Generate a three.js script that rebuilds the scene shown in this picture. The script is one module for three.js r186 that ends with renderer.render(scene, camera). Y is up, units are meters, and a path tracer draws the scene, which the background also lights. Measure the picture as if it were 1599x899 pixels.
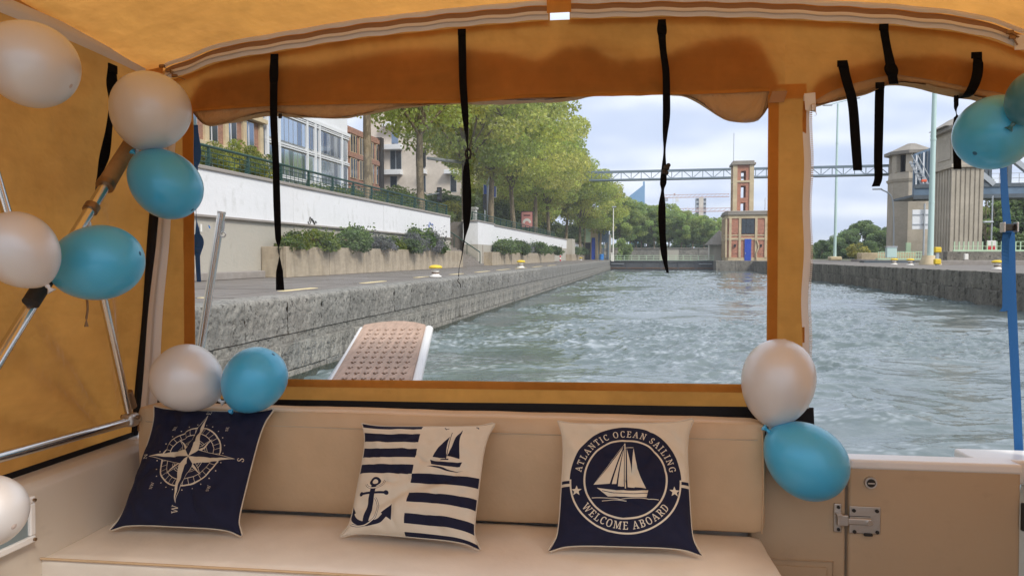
import * as THREE from 'three';
import { mergeGeometries } from 'three/addons/utils/BufferGeometryUtils.js';
import { RoundedBoxGeometry } from 'three/addons/geometries/RoundedBoxGeometry.js';
import { createNoise2D, createNoise3D } from 'simplex-noise';

// ------------------------------------------------------------------ camera, sky, sun, exposure
const scene = new THREE.Scene();
const rad = THREE.MathUtils.degToRad, V = (x, y, z) => new THREE.Vector3(x, y, z);
const F = 1100, EYE = 2.2;                                   // focal length in photograph pixels, eye above the water
const camera = new THREE.PerspectiveCamera(2 * Math.atan(449.5 / F) * 180 / Math.PI, 1024 / 575, 0.05, 4000);
camera.position.set(0, EYE, 0);
camera.rotation.set(rad(-2.58), rad(11.06), 0, 'YXZ');       // the canal runs along -z
scene.add(camera);
const renderer = new THREE.WebGLRenderer({ antialias: true });
renderer.setSize(1024, 575);
renderer.toneMapping = THREE.LinearToneMapping;
renderer.toneMappingExposure = 1.35;
renderer.shadowMap.enabled = true;

function rng(seed) { let a = seed >>> 0; return () => { a = (a + 0x6D2B79F5) | 0; let t = Math.imul(a ^ (a >>> 15), 1 | a); t = (t + Math.imul(t ^ (t >>> 7), 61 | t)) ^ t; return ((t ^ (t >>> 14)) >>> 0) / 4294967296; }; }
const n2 = createNoise2D(rng(11)), n3 = createNoise3D(rng(12));
const fbm2 = (x, y, o = 4) => { let s = 0, a = .5, f = 1; for (let i = 0; i < o; i++) { s += a * n2(x * f, y * f); a *= .5; f *= 2.03; } return s; };
const fbm3 = (x, y, z, o = 4) => { let s = 0, a = .5, f = 1; for (let i = 0; i < o; i++) { s += a * n3(x * f, y * f, z * f); a *= .5; f *= 2.03; } return s; };
const lerp = (a, b, t) => a + (b - a) * t, clamp = (x, a = 0, b = 1) => Math.min(b, Math.max(a, x)), sstep = (a, b, x) => { const t = clamp((x - a) / (b - a)); return t * t * (3 - 2 * t); };

const SUN = V(0.62, 0.72, 0.48).normalize();                 // veiled sun, high, behind the viewer's right shoulder
{
  const w = 1024, h = 512, d = new Float32Array(w * h * 4);
  for (let j = 0; j < h; j++) for (let i = 0; i < w; i++) {
    const el = ((j + .5) / h - .5) * Math.PI, az = ((i + .5) / w - .5) * 2 * Math.PI;
    const x = Math.cos(el) * Math.cos(az), y = Math.sin(el), z = Math.cos(el) * Math.sin(az), k = 1 / (Math.max(y, 0) + .22);
    const c = sstep(-.34, .42, fbm2(x * k * .75 + 3.1, z * k * 1.5 + 7.7, 5)), c2 = sstep(-.3, .5, fbm2(x * k * 1.7 + 9, z * k * 3.4 - 4, 4));
    const up = sstep(0, .5, y), cloud = clamp(c * .75 + c2 * .3);
    let r = lerp(.50, .60, up), g = lerp(.585, .69, up), b = lerp(.77, .86, up);
    r = lerp(r, .86, cloud * .85); g = lerp(g, .90, cloud * .85); b = lerp(b, .96, cloud * .85);
    const s = 1 + .9 * Math.pow(clamp(x * SUN.x + y * SUN.y + z * SUN.z), 14);
    const o = (j * w + i) * 4; d[o] = r * s * .95; d[o + 1] = g * s * .95; d[o + 2] = b * s * .95; d[o + 3] = 1;
  }
  const t = new THREE.DataTexture(d, w, h, THREE.RGBAFormat, THREE.FloatType);
  t.mapping = THREE.EquirectangularReflectionMapping; t.magFilter = THREE.LinearFilter; t.needsUpdate = true;
  scene.background = t; scene.environment = t;
}
const sun = new THREE.DirectionalLight(new THREE.Color(1, .95, .86), 2.3);
sun.position.copy(SUN).multiplyScalar(150); sun.castShadow = true; sun.shadow.radius = 26;
Object.assign(sun.shadow.camera, { left: -130, right: 130, top: 130, bottom: -130, near: 1, far: 500 });
sun.shadow.mapSize.set(2048, 2048);
scene.add(sun, sun.target);
scene.fog = new THREE.FogExp2(new THREE.Color(.86, .92, 1), .0003);          // thin river haze

// ------------------------------------------------------------------ helpers
const Qw = new THREE.Quaternion().setFromEuler(new THREE.Euler(rad(-2.58), rad(11.06), 0, 'YXZ'));
const Qc = new THREE.Quaternion().setFromEuler(new THREE.Euler(rad(-1.07), rad(7.5), 0, 'YXZ'));
const Qb = Qw.clone().multiply(Qc.clone().invert());          // the boat trims a little by the stern and lies 3.5 degrees off the canal's axis
const Bm = new THREE.Matrix4().compose(V(0, EYE, 0), Qb, V(1, 1, 1));
// sight lines, used to measure where on a known plane (wall, quay, transom) a thing of the photograph stands
const sight = (px, py, q) => V((px - 799.5) / F, -(py - 449.5) / F, -1).applyQuaternion(q);
const wz = (px, py, z) => { const d = sight(px, py, Qw); return d.multiplyScalar(z / d.z).add(V(0, EYE, 0)); };
const wx = (px, py, x) => { const d = sight(px, py, Qw); return d.multiplyScalar(x / d.x).add(V(0, EYE, 0)); };
const wy = (px, py, y) => { const d = sight(px, py, Qw); return d.multiplyScalar((y - EYE) / d.y).add(V(0, EYE, 0)); };
const bz = (px, py, z) => { const d = sight(px, py, Qc); return d.multiplyScalar(z / d.z); };
const bxx = (px, py, x) => { const d = sight(px, py, Qc); return d.multiplyScalar(x / d.x); };
const by = (px, py, y) => { const d = sight(px, py, Qc); return d.multiplyScalar(y / d.y); };
const bd = (px, py, depth) => sight(px, py, Qc).multiplyScalar(depth);

const NTH = ['first', 'second', 'third', 'fourth', 'fifth', 'sixth', 'seventh', 'eighth', 'ninth', 'tenth', 'eleventh', 'twelfth', 'thirteenth', 'fourteenth', 'fifteenth', 'sixteenth', 'seventeenth', 'eighteenth'];
const taken = {};
function numbered(n) { if (!(n in taken)) { taken[n] = 0; return n; } return n + '_' + String(++taken[n]).padStart(3, '0'); }
function place(o, org, boat) { if (boat) { o.position.copy(org).applyMatrix4(Bm); o.quaternion.copy(Qb); } else o.position.copy(org); o.org = org.clone(); o.boat = !!boat; }
function info(o, label, category, group, kind) { if (label) o.userData.label = label; if (category) o.userData.category = category; if (group) o.userData.group = group; if (kind) o.userData.kind = kind; }
function thing(name, label, category, org = V(0, 0, 0), opt = {}) {
  const g = new THREE.Group(); g.name = numbered(name); info(g, label, category, opt.group, opt.kind); place(g, org, opt.boat); g.root = g; scene.add(g); return g;
}
function solo(name, label, category, geo, mat, org, opt = {}) {
  geo.translate(-org.x, -org.y, -org.z);
  const m = new THREE.Mesh(geo, mat); m.name = numbered(name); info(m, label, category, opt.group, opt.kind); place(m, org, opt.boat); m.root = m; scene.add(m); return m;
}
function part(parent, name, geo, mat, opt = {}) {              // geometry in the coordinates of the whole (world or boat)
  const root = parent.root; geo.translate(-root.org.x, -root.org.y, -root.org.z);
  const m = new THREE.Mesh(geo, mat); m.name = name; m.root = root; if (opt.label) m.userData.label = opt.label; if (opt.kind) m.userData.kind = opt.kind; parent.add(m); return m;
}
function piece(parent, name, geo, mat, pos, rot, scl) {         // shared geometry put at a place
  const root = parent.root, m = new THREE.Mesh(geo, mat); m.name = name; m.root = root; m.position.copy(pos).sub(root.org); if (rot) m.rotation.set(...rot); if (scl) m.scale.set(...scl); parent.add(m); return m;
}
function copyOf(src, org, turn, label, scl) {
  const c = src.clone(); c.name = numbered(src.name.replace(/_\d{3}$/, '')); c.position.copy(org); if (turn) c.rotation.y = turn; if (scl) c.scale.set(...scl); if (label) c.userData.label = label; scene.add(c); return c;
}
function uvw(geo, s = 1) {                                     // uv in metres by the dominant normal
  const p = geo.attributes.position, n = geo.attributes.normal, u = new Float32Array(p.count * 2);
  for (let i = 0; i < p.count; i++) {
    const ax = Math.abs(n.getX(i)), ay = Math.abs(n.getY(i)), az = Math.abs(n.getZ(i)), x = p.getX(i), y = p.getY(i), z = p.getZ(i);
    if (ax >= ay && ax >= az) { u[2 * i] = z * s; u[2 * i + 1] = y * s; } else if (ay >= az) { u[2 * i] = x * s; u[2 * i + 1] = z * s; } else { u[2 * i] = x * s; u[2 * i + 1] = y * s; }
  }
  geo.setAttribute('uv', new THREE.BufferAttribute(u, 2)); return geo;
}
const box = (w, h, d, x = 0, y = 0, z = 0) => uvw(new THREE.BoxGeometry(w, h, d).translate(x, y, z));
const box2 = (x0, x1, y0, y1, z0, z1) => box(Math.abs(x1 - x0), Math.abs(y1 - y0), Math.abs(z1 - z0), (x0 + x1) / 2, (y0 + y1) / 2, (z0 + z1) / 2);
const rbox = (w, h, d, r, x = 0, y = 0, z = 0, seg = 2) => uvw(new RoundedBoxGeometry(w, h, d, seg, r).translate(x, y, z));
const rbox2 = (x0, x1, y0, y1, z0, z1, r = .02, seg = 2) => rbox(Math.abs(x1 - x0), Math.abs(y1 - y0), Math.abs(z1 - z0), r, (x0 + x1) / 2, (y0 + y1) / 2, (z0 + z1) / 2, seg);
function bar(a, b, r, seg = 8, r2 = r) {
  const d = b.clone().sub(a), L = d.length(), g = new THREE.CylinderGeometry(r2, r, L, seg);
  g.applyQuaternion(new THREE.Quaternion().setFromUnitVectors(V(0, 1, 0), d.normalize())); return g.translate((a.x + b.x) / 2, (a.y + b.y) / 2, (a.z + b.z) / 2);
}
function beam(a, b, w, h) {                                     // square bar from a to b, w across, h up
  const d = b.clone().sub(a), L = d.length(), z = d.normalize(), x = V(0, 1, 0).cross(z); if (x.lengthSq() < 1e-6) x.set(1, 0, 0); x.normalize(); const y = z.clone().cross(x);
  return new THREE.BoxGeometry(w, h, L).applyMatrix4(new THREE.Matrix4().makeBasis(x, y, z)).translate((a.x + b.x) / 2, (a.y + b.y) / 2, (a.z + b.z) / 2);
}
const tube = (pts, r, seg = 24, rs = 8) => new THREE.TubeGeometry(new THREE.CatmullRomCurve3(pts), seg, r, rs);
function merge(list) {
  return mergeGeometries(list.map(g => { g = g.index ? g.toNonIndexed() : g; for (const k of Object.keys(g.attributes)) if (!['position', 'normal', 'uv'].includes(k)) g.deleteAttribute(k); g.morphAttributes = {}; g.clearGroups(); return g; }));
}
function surf(nu, nv, fn, su = 1, sv = 1) {                      // fn(u, v) -> Vector3; uv runs along the arc in metres
  const P = [], U = [], I = [], q = [];
  for (let j = 0; j <= nv; j++) for (let i = 0; i <= nu; i++) { const p = fn(i / nu, j / nv); q.push(p); P.push(p.x, p.y, p.z); }
  const at = (i, j) => q[j * (nu + 1) + i];
  for (let j = 0; j <= nv; j++) { let s = 0; for (let i = 0; i <= nu; i++) { if (i) s += at(i, j).distanceTo(at(i - 1, j)); U.push(s * su, 0); } }
  for (let i = 0; i <= nu; i++) { let s = 0; for (let j = 0; j <= nv; j++) { if (j) s += at(i, j).distanceTo(at(i, j - 1)); U[(j * (nu + 1) + i) * 2 + 1] = s * sv; } }
  for (let j = 0; j < nv; j++) for (let i = 0; i < nu; i++) { const a = j * (nu + 1) + i, b = a + 1, c = a + nu + 1, d = c + 1; I.push(a, b, d, a, d, c); }
  const g = new THREE.BufferGeometry(); g.setAttribute('position', new THREE.Float32BufferAttribute(P, 3)); g.setAttribute('uv', new THREE.Float32BufferAttribute(U, 2)); g.setIndex(I); g.computeVertexNormals(); return g;
}
function strip(secs, th = .0016) {                               // a webbing strap: sections { p, w (half width vector) } swept with a real thickness
  const cs = secs.map((s, i) => { const t = secs[Math.min(i + 1, secs.length - 1)].p.clone().sub(secs[Math.max(i - 1, 0)].p); const n = s.w.clone().cross(t).normalize().multiplyScalar(th / 2); return [s.p.clone().sub(s.w).sub(n), s.p.clone().add(s.w).sub(n), s.p.clone().add(s.w).add(n), s.p.clone().sub(s.w).add(n)]; });
  const P = [], U = []; let len = 0;
  const quad = (a, b, c, d, u0, u1, v0, v1) => { for (const [p, u, v] of [[a, u0, v0], [b, u1, v0], [c, u1, v1], [a, u0, v0], [c, u1, v1], [d, u0, v1]]) { P.push(p.x, p.y, p.z); U.push(u, v); } };
  for (let i = 0; i + 1 < cs.length; i++) {
    const A = cs[i], B = cs[i + 1], l2 = len + secs[i].p.distanceTo(secs[i + 1].p);
    for (let k = 0; k < 4; k++) quad(A[k], A[(k + 1) % 4], B[(k + 1) % 4], B[k], 0, k % 2 ? .002 : .03, len, l2);
    len = l2;
  }
  const e = cs[cs.length - 1], s = cs[0]; quad(s[3], s[2], s[1], s[0], 0, .03, 0, .002); quad(e[0], e[1], e[2], e[3], 0, .03, 0, .002);
  const g = new THREE.BufferGeometry(); g.setAttribute('position', new THREE.Float32BufferAttribute(P, 3)); g.setAttribute('uv', new THREE.Float32BufferAttribute(U, 2)); g.computeVertexNormals(); return g;
}
function smoothSecs(secs, n = 6) {                               // refine strap sections
  const cp = new THREE.CatmullRomCurve3(secs.map(s => s.p)), cw = new THREE.CatmullRomCurve3(secs.map(s => s.w)), out = [], N = (secs.length - 1) * n;
  for (let i = 0; i <= N; i++) out.push({ p: cp.getPoint(i / N), w: cw.getPoint(i / N) }); return out;
}
function extr(shape, depth, bevel = 0) { return new THREE.ExtrudeGeometry(shape, { depth, bevelEnabled: bevel > 0, bevelThickness: bevel, bevelSize: bevel, bevelSegments: 2, curveSegments: 12 }); }
const poly = pts => { const s = new THREE.Shape(); pts.forEach(([x, y], i) => i ? s.lineTo(x, y) : s.moveTo(x, y)); s.closePath(); return s; };
function interp(tab, x) { if (x <= tab[0][0]) return tab[0][1]; for (let i = 1; i < tab.length; i++) if (x <= tab[i][0]) { const [a, A] = tab[i - 1], [b, B] = tab[i]; return lerp(A, B, (x - a) / (b - a)); } return tab[tab.length - 1][1]; }
function smoothTab(tab, x) { const e = (tab[tab.length - 1][0] - tab[0][0]) / 60; let s = 0; for (const k of [-1, -.5, 0, .5, 1]) s += interp(tab, x + k * e); return s / 5; }
// ------------------------------------------------------------------ textures (tileable noise, computed) and materials
function lattice(seed, per) { const r = rng(seed), a = new Float32Array(per * per); for (let i = 0; i < a.length; i++) a[i] = r(); return (u, v) => { const x = u * per, y = v * per, xi = Math.floor(x), yi = Math.floor(y); let fx = x - xi, fy = y - yi; fx = fx * fx * (3 - 2 * fx); fy = fy * fy * (3 - 2 * fy); const m = (i, j) => a[((j % per + per) % per) * per + (i % per + per) % per]; return lerp(lerp(m(xi, yi), m(xi + 1, yi), fx), lerp(m(xi, yi + 1), m(xi + 1, yi + 1), fx), fy); }; }
function tfbm(seed, per, oct) { const L = []; for (let o = 0; o < oct; o++) L.push(lattice(seed + o * 17, per << o)); return (u, v) => { let s = 0, a = .5, t = 0; for (const l of L) { s += a * l(u, v); t += a; a *= .55; } return s / t; }; }
function dataTex(size, fn, opt = {}) {
  const d = new Uint8Array(size * size * 4);
  for (let j = 0; j < size; j++) for (let i = 0; i < size; i++) { let c = fn(i / size, j / size); if (typeof c === 'number') c = [c, c, c]; const o = (j * size + i) * 4; for (let k = 0; k < 3; k++) d[o + k] = clamp(c[k]) * 255; d[o + 3] = 255; }
  const t = new THREE.DataTexture(d, size, size, THREE.RGBAFormat); t.wrapS = t.wrapT = THREE.RepeatWrapping; t.magFilter = THREE.LinearFilter; t.needsUpdate = true; return t;
}
const rep = (t, x, y = x) => { const c = t.clone(); c.repeat.set(x, y); c.needsUpdate = true; return c; };
const fA = tfbm(1, 4, 6), fB = tfbm(2, 8, 5), fC = tfbm(3, 32, 3), fD = tfbm(4, 3, 5), fE = tfbm(5, 16, 4);
const stretch = (f, su, sv) => (u, v) => f(u * su, v * sv);
const T = {};
T.mottle = dataTex(512, (u, v) => { const a = .74 + .36 * (fA(u, v) - .5) + .14 * (fC(u, v) - .5) + .06; return [a + .02, a, a - .02]; });
T.grain = dataTex(512, (u, v) => .5 + .7 * (fC(u, v) - .5) + .35 * (fB(u, v) - .5));
T.coarse = dataTex(512, (u, v) => .5 + 1.1 * (fE(u, v) - .5) + .5 * (fA(u, v) - .5));
T.stone = dataTex(1024, (u, v) => {                              // weathered limestone: streaks that run down, pale lichen, dark pits
  const s = tstreak(u, v), l = sstep(.56, .66, fB(u, v) * .7 + fC(u, v) * .3), k = sstep(.57, .68, fE(u + .3, v + .1)), m = fA(u, v);
  const f1 = (tstreak.c1 ??= tfbm(91, 64, 3))(u, v), f2 = (tstreak.c2 ??= tfbm(93, 24, 4))(u * 2, v * .5); let a = .56 + .45 * (m - .5) + .3 * (s - .5) + .42 * (f2 - .5); a = lerp(a, .88, l * .35); a = lerp(a, .28, k * .35); a += .5 * (f1 - .5); a = lerp(a, .14, sstep(.64, .72, f1 * .6 + f2 * .4) * .8); return [a * 1.0, a * .975, a * .93];
});
function tstreak(u, v) { return (tstreak.f ??= tfbm(9, 4, 5))(u * 6, v * 1); }
T.worn = dataTex(1024, (u, v) => { const f1 = tstreak.c1(u, v), f2 = (tstreak.w2 ??= tfbm(113, 20, 4))(u, v), f3 = (tstreak.w3 ??= tfbm(117, 5, 4))(u * 3, v); let a = .60 + .34 * (fA(u, v) - .5) + .42 * (f3 - .5) + .3 * (f2 - .5) + .55 * (f1 - .5); a = lerp(a, .13, sstep(.57, .66, f1 * .5 + f2 * .5) * .85); a = lerp(a, .92, sstep(.60, .70, (1 - f1) * .5 + fE(u + .4, v) * .5) * .5); return [a, a * .985, a * .95]; });
T.stoneBump = dataTex(512, (u, v) => .5 + .9 * (fE(u, v) - .5) + .8 * (fB(u, v) - .5) - .3 * sstep(.58, .68, fE(u + .3, v + .1)));
T.weave = dataTex(256, (u, v) => { const n = 64, a = Math.sin(u * n * Math.PI * 2), b = Math.sin(v * n * Math.PI * 2), p = (Math.floor(u * n) + Math.floor(v * n)) % 2; return .5 + .28 * (p ? Math.abs(a) : Math.abs(b)) + .3 * (fC(u, v) - .5); });
T.canvas = dataTex(1024, (u, v) => { const a = .84 + .30 * (fA(u, v) - .5) + .14 * (fD(u, v) - .5) + .10 * (fC(u, v) - .5) + .10 * ((tstreak.g ??= tfbm(31, 8, 4))(u, v * 8) - .5) + .04 * ((tstreak.h ??= tfbm(37, 8, 4))(u * 8, v) - .5) + .14 * (fE(v, u) - .5); return [a, a - .03 * fB(u, v), a - .05 * fB(v, u)]; });
T.wrinkle = dataTex(512, (u, v) => { const r = 1 - Math.abs(fD(u, v) * 2 - 1) * 1.6, q = 1 - Math.abs(fA(u + .37, v) * 2 - 1) * 1.7; return .5 + .3 * (r - .5) + .18 * (q - .5) + .1 * (fC(u, v) - .5); });
T.leather = dataTex(512, (u, v) => .5 + .5 * (fC(u, v) - .5) + .5 * (fD(u, v) - .5));
T.wood = dataTex(512, (u, v) => { const a = .72 + .5 * ((tstreak.w ??= tfbm(51, 4, 5))(u * 8, v) - .5) + .2 * (fC(u, v) - .5); return [a, a * .98, a * .96]; });
T.bark = dataTex(512, (u, v) => { const p = sstep(.5, .56, fB(u, v * .5)), q = sstep(.55, .6, fE(u + .2, v)); let a = .55 + .4 * (fA(u, v) - .5); a = lerp(a, .95, p * .6); a = lerp(a, .35, q * .5); return [a, a * .96, a * .86]; });
T.scuff = dataTex(1024, (u, v) => { const s = sstep(.6, .72, fE(u, v) * .6 + (tstreak.s ??= tfbm(71, 4, 5))(u * 3, v * 12) * .4), a = .95 + .10 * (fA(u, v) - .5) + .05 * (fD(u, v) - .5) - .05 * s; return [a, a * .985, a * .96]; });
T.streaks = dataTex(1024, (u, v) => { const a = (tstreak.k1 ??= tfbm(101, 8, 5))(u * 5, v), b = (tstreak.k2 ??= tfbm(103, 4, 5))(u, v); const d = sstep(.55, .75, a) * sstep(.35, .7, b); const c = .95 - .16 * d + .08 * (b - .5) + .04 * (fC(u, v) - .5); return [c, c * .99, c * .975 - .02 * d]; });
T.ripple = dataTex(512, (u, v) => { const r = 1 - Math.abs((tstreak.r ??= tfbm(81, 8, 5))(u, v) * 2 - 1) * 1.6, q = 1 - Math.abs((tstreak.q ??= tfbm(83, 6, 5))(u + .2, v) * 2 - 1) * 1.6; return .4 * r + .4 * q + .1; });
T.brick = dataTex(512, (u, v) => { const rows = 32, cols = 10, y = v * rows, r = Math.floor(y), x = u * cols + (r % 2) * .5, c = Math.floor(x), m = (x - c < .05 || y - r < .14) ? 1 : 0; const t = .72 + .4 * (Math.abs(Math.sin(r * 12.9 + (c % cols) * 78.2) * 43758.5) % 1 - .5) + .3 * (fA(u, v) - .5); return m ? [.85, .95, 1] : [t, t * .95, t * .92]; });

const rgb = (r, g, b) => new THREE.Color().setRGB(r, g, b);
const std = (c, o = {}) => new THREE.MeshStandardMaterial({ color: c, roughness: .8, side: THREE.DoubleSide, ...o });
const phy = (c, o = {}) => new THREE.MeshPhysicalMaterial({ color: c, roughness: .6, side: THREE.DoubleSide, ...o });
const mottled = (c, o = {}, s = .5) => std(c, { map: rep(T.mottle, s), bumpMap: rep(T.grain, s * 2), bumpScale: .004, ...o });
const M = {
  canvas: phy(rgb(.76, .362, .085), { roughness: 1, transmission: .58, thickness: 0, map: rep(T.canvas, .7), bumpMap: rep(T.wrinkle, .8), bumpScale: .03, ior: 1.2 }),
  canvasHem: phy(rgb(.60, .255, .05), { roughness: 1, transmission: .28, thickness: 0, map: rep(T.canvas, .9), bumpMap: rep(T.weave, 8), bumpScale: .0008, ior: 1.2 }),
  canvasRoll: phy(rgb(.60, .37, .18), { roughness: 1, transmission: .03, thickness: 0, map: rep(T.canvas, .8), bumpMap: rep(T.wrinkle, 2.2), bumpScale: .02, ior: 1.2 }),
  tape: std(rgb(.74, .70, .66), { roughness: .85, bumpMap: rep(T.weave, 10), bumpScale: .0006 }),
  brownTape: std(rgb(.36, .2, .10), { roughness: .9, bumpMap: rep(T.weave, 10), bumpScale: .0006 }),
  webbing: phy(rgb(.006, .006, .007), { roughness: .9, specularIntensity: .15, bumpMap: rep(T.weave, 14), bumpScale: .0006 }),
  blackVinyl: phy(rgb(.010, .009, .010), { roughness: .6, specularIntensity: .4, bumpMap: rep(T.leather, 4), bumpScale: .001 }),
  blueWeb: std(rgb(.002, .08, .25), { roughness: .75, bumpMap: rep(T.weave, 14), bumpScale: .0006 }),
  vinylPane: phy(rgb(1, 1, 1), { roughness: .06, transmission: 1, thickness: 0, ior: 1.35, bumpMap: rep(T.wrinkle, 1.1), bumpScale: .004 }),
  cream: phy(rgb(.75, .535, .32), { roughness: .5, map: rep(T.mottle, .35), bumpMap: rep(T.leather, 2.4), bumpScale: .0012, clearcoat: .15, clearcoatRoughness: .5 }),  // backrest vinyl, browned: the cabin's orange light is put into its colour
  creamSeatLit: phy(rgb(.92, .85, .75), { roughness: .42, map: rep(T.mottle, .35), bumpMap: rep(T.leather, 2.4), bumpScale: .0012, clearcoat: .3, clearcoatRoughness: .45 }),  // same vinyl made paler; the seat's brighter light is put into its colour
  gelcoat: phy(rgb(.63, .565, .48), { roughness: .42, map: rep(T.scuff, .8), bumpMap: rep(T.leather, 1.2), bumpScale: .001, clearcoat: .3, clearcoatRoughness: .3 }),
  gelDoorShaded: phy(rgb(.52, .38, .24), { roughness: .5, map: rep(T.scuff, .8), bumpMap: rep(T.leather, 1.2), bumpScale: .001, clearcoat: .2, clearcoatRoughness: .4 }),  // gelcoat darkened and browned; the stern's shade is put into this colour
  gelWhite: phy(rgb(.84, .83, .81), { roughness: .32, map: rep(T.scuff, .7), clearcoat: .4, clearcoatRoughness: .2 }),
  steel: std(rgb(.72, .70, .67), { roughness: .22, metalness: 1 }),
  steelWorn: std(rgb(.58, .55, .51), { roughness: .4, metalness: 1, bumpMap: rep(T.grain, 10), bumpScale: .0006 }),
  bronze: std(rgb(.30, .2, .12), { roughness: .45, metalness: .9 }),
  dark: std(rgb(.02, .018, .016), { roughness: .7 }),
  greyPlastic: std(rgb(.2, .25, .26), { roughness: .4 }),
  sole: std(rgb(.32, .22, .13), { roughness: .6, map: rep(T.wood, 1.5) }),
  teak: std(rgb(.64, .445, .335), { roughness: .75, map: rep(T.wood, 2, 2), bumpMap: rep(T.wood, 2), bumpScale: .001 }),
  balloonWhite: phy(rgb(.83, .825, .82), { roughness: .5, metalness: .25, transmission: .25, thickness: 0, clearcoat: 1, clearcoatRoughness: .2 }),
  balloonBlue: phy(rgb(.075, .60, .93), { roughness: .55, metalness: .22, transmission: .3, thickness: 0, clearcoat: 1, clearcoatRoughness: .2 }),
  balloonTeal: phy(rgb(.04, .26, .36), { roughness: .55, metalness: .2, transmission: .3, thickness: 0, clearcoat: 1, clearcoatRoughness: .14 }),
  // outside
  water: phy(rgb(1, 1, 1), { roughness: .09, ior: 1.33, vertexColors: true, bumpMap: rep(T.ripple, .8), bumpScale: .007 }),
  slab: mottled(rgb(.22, .198, .178), { roughness: .92 }, .22),
  paint: std(rgb(.80, .66, .36), { roughness: .8, map: rep(T.scuff, .9) }),
  whiteWall: std(rgb(.76, .76, .77), { roughness: .85, map: rep(T.streaks, .11, .24), bumpMap: rep(T.grain, .7), bumpScale: .006 }),
  greyWall: std(rgb(.44, .41, .35), { roughness: .9, map: rep(T.streaks, .15, .2), bumpMap: rep(T.grain, .6), bumpScale: .008 }),
  planter: std(rgb(.50, .42, .31), { roughness: .9, map: rep(T.wood, .12, .35), bumpMap: rep(T.grain, 1), bumpScale: .006 }),
  coping: mottled(rgb(.36, .33, .30), { roughness: .9 }, .5),
  soil: mottled(rgb(.10, .075, .05), { roughness: 1 }, .5),
  earth: mottled(rgb(.13, .13, .07), { roughness: 1 }, .06),
  asphalt: mottled(rgb(.12, .12, .12), { roughness: .95 }, .15),
  stepStone: mottled(rgb(.27, .24, .21), { roughness: .95 }, .5),
  greenRail: std(rgb(.022, .065, .05), { roughness: .5, metalness: .2 }),
  paleGreen: std(rgb(.50, .66, .46), { roughness: .55, map: rep(T.scuff, .8) }),
  mast: std(rgb(.50, .66, .64), { roughness: .45, map: rep(T.scuff, .5) }),
  yellow: std(rgb(.78, .55, .03), { roughness: .55, map: rep(T.scuff, 1.2) }),
  whitePaint: std(rgb(.80, .78, .73), { roughness: .6, map: rep(T.scuff, 1.2) }),
  red: std(rgb(.55, .03, .04), { roughness: .5 }),
  signBlue: std(rgb(.02, .09, .42), { roughness: .45 }),
  doorBlue: std(rgb(.012, .06, .42), { roughness: .5 }),
  gate: mottled(rgb(.085, .09, .10), { roughness: .7 }, .4),
  rust: std(rgb(.16, .09, .05), { roughness: .9, map: rep(T.mottle, 1) }),
  brick: std(rgb(.56, .25, .16), { roughness: .9, map: rep(T.brick, .45), bumpMap: rep(T.grain, .8), bumpScale: .01 }),
  brickPale: std(rgb(.40, .215, .15), { roughness: .9, map: rep(T.brick, .3) }),
  creamStone: mottled(rgb(.66, .54, .35), { roughness: .9 }, .4),
  concreteTower: std(rgb(.52, .465, .38), { roughness: .92, map: rep(T.mottle, .18), bumpMap: rep(T.grain, .5), bumpScale: .012 }),
  bridgeSteel: std(rgb(.13, .16, .19), { roughness: .55, metalness: .3, map: rep(T.mottle, .3) }),
  bridgeBlue: std(rgb(.16, .24, .34), { roughness: .5, metalness: .3, map: rep(T.mottle, .2) }),
  trussGrey: std(rgb(.20, .25, .29), { roughness: .5, metalness: .4 }),
  galv: std(rgb(.45, .47, .49), { roughness: .45, metalness: .6 }),
  facadeWhite: std(rgb(.74, .76, .79), { roughness: .55, map: rep(T.scuff, .1) }),
  glass: std(rgb(.20, .26, .35), { roughness: .08, metalness: .75 }),
  glassPale: std(rgb(.46, .55, .66), { roughness: .1, metalness: .8 }),
  glassDark: std(rgb(.035, .045, .055), { roughness: .08 }),
  beige: mottled(rgb(.72, .65, .57), { roughness: .9 }, .1),
  roofing: mottled(rgb(.33, .30, .26), { roughness: .9 }, .4),
  bark: std(rgb(.32, .26, .18), { roughness: .95, map: rep(T.bark, .7), bumpMap: rep(T.coarse, 1), bumpScale: .02 }),
  leaf: phy(rgb(1, 1, 1), { roughness: 1, transmission: .6, thickness: 0, vertexColors: true, ior: 1.25 }),
  farBlue: std(rgb(.18, .34, .52), { roughness: .25, metalness: .4 }),
  craneRed: std(rgb(.48, .29, .25), { roughness: .6 }),
};
const stoneMats = [[.41, .39, .35], [.37, .355, .32], [.44, .42, .375], [.35, .34, .31]].map((c, i) => std(rgb(...c), { roughness: .95, map: rep(T.stone, .33 + .05 * i), bumpMap: rep(T.stoneBump, .5 + .05 * i), bumpScale: .05 }));
const wornMats = [[.37, .355, .325], [.395, .375, .34], [.35, .335, .305]].map((c, i) => std(rgb(...c), { roughness: .95, map: rep(T.worn, .6 + .07 * i), bumpMap: rep(T.stoneBump, .9), bumpScale: .018 }));
const darkStone = [[.31, .285, .245], [.28, .255, .22], [.335, .305, .265]].map((c, i) => std(rgb(...c), { roughness: .95, map: rep(T.worn, .22 + .03 * i), bumpMap: rep(T.stoneBump, .3), bumpScale: .03 }));
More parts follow.
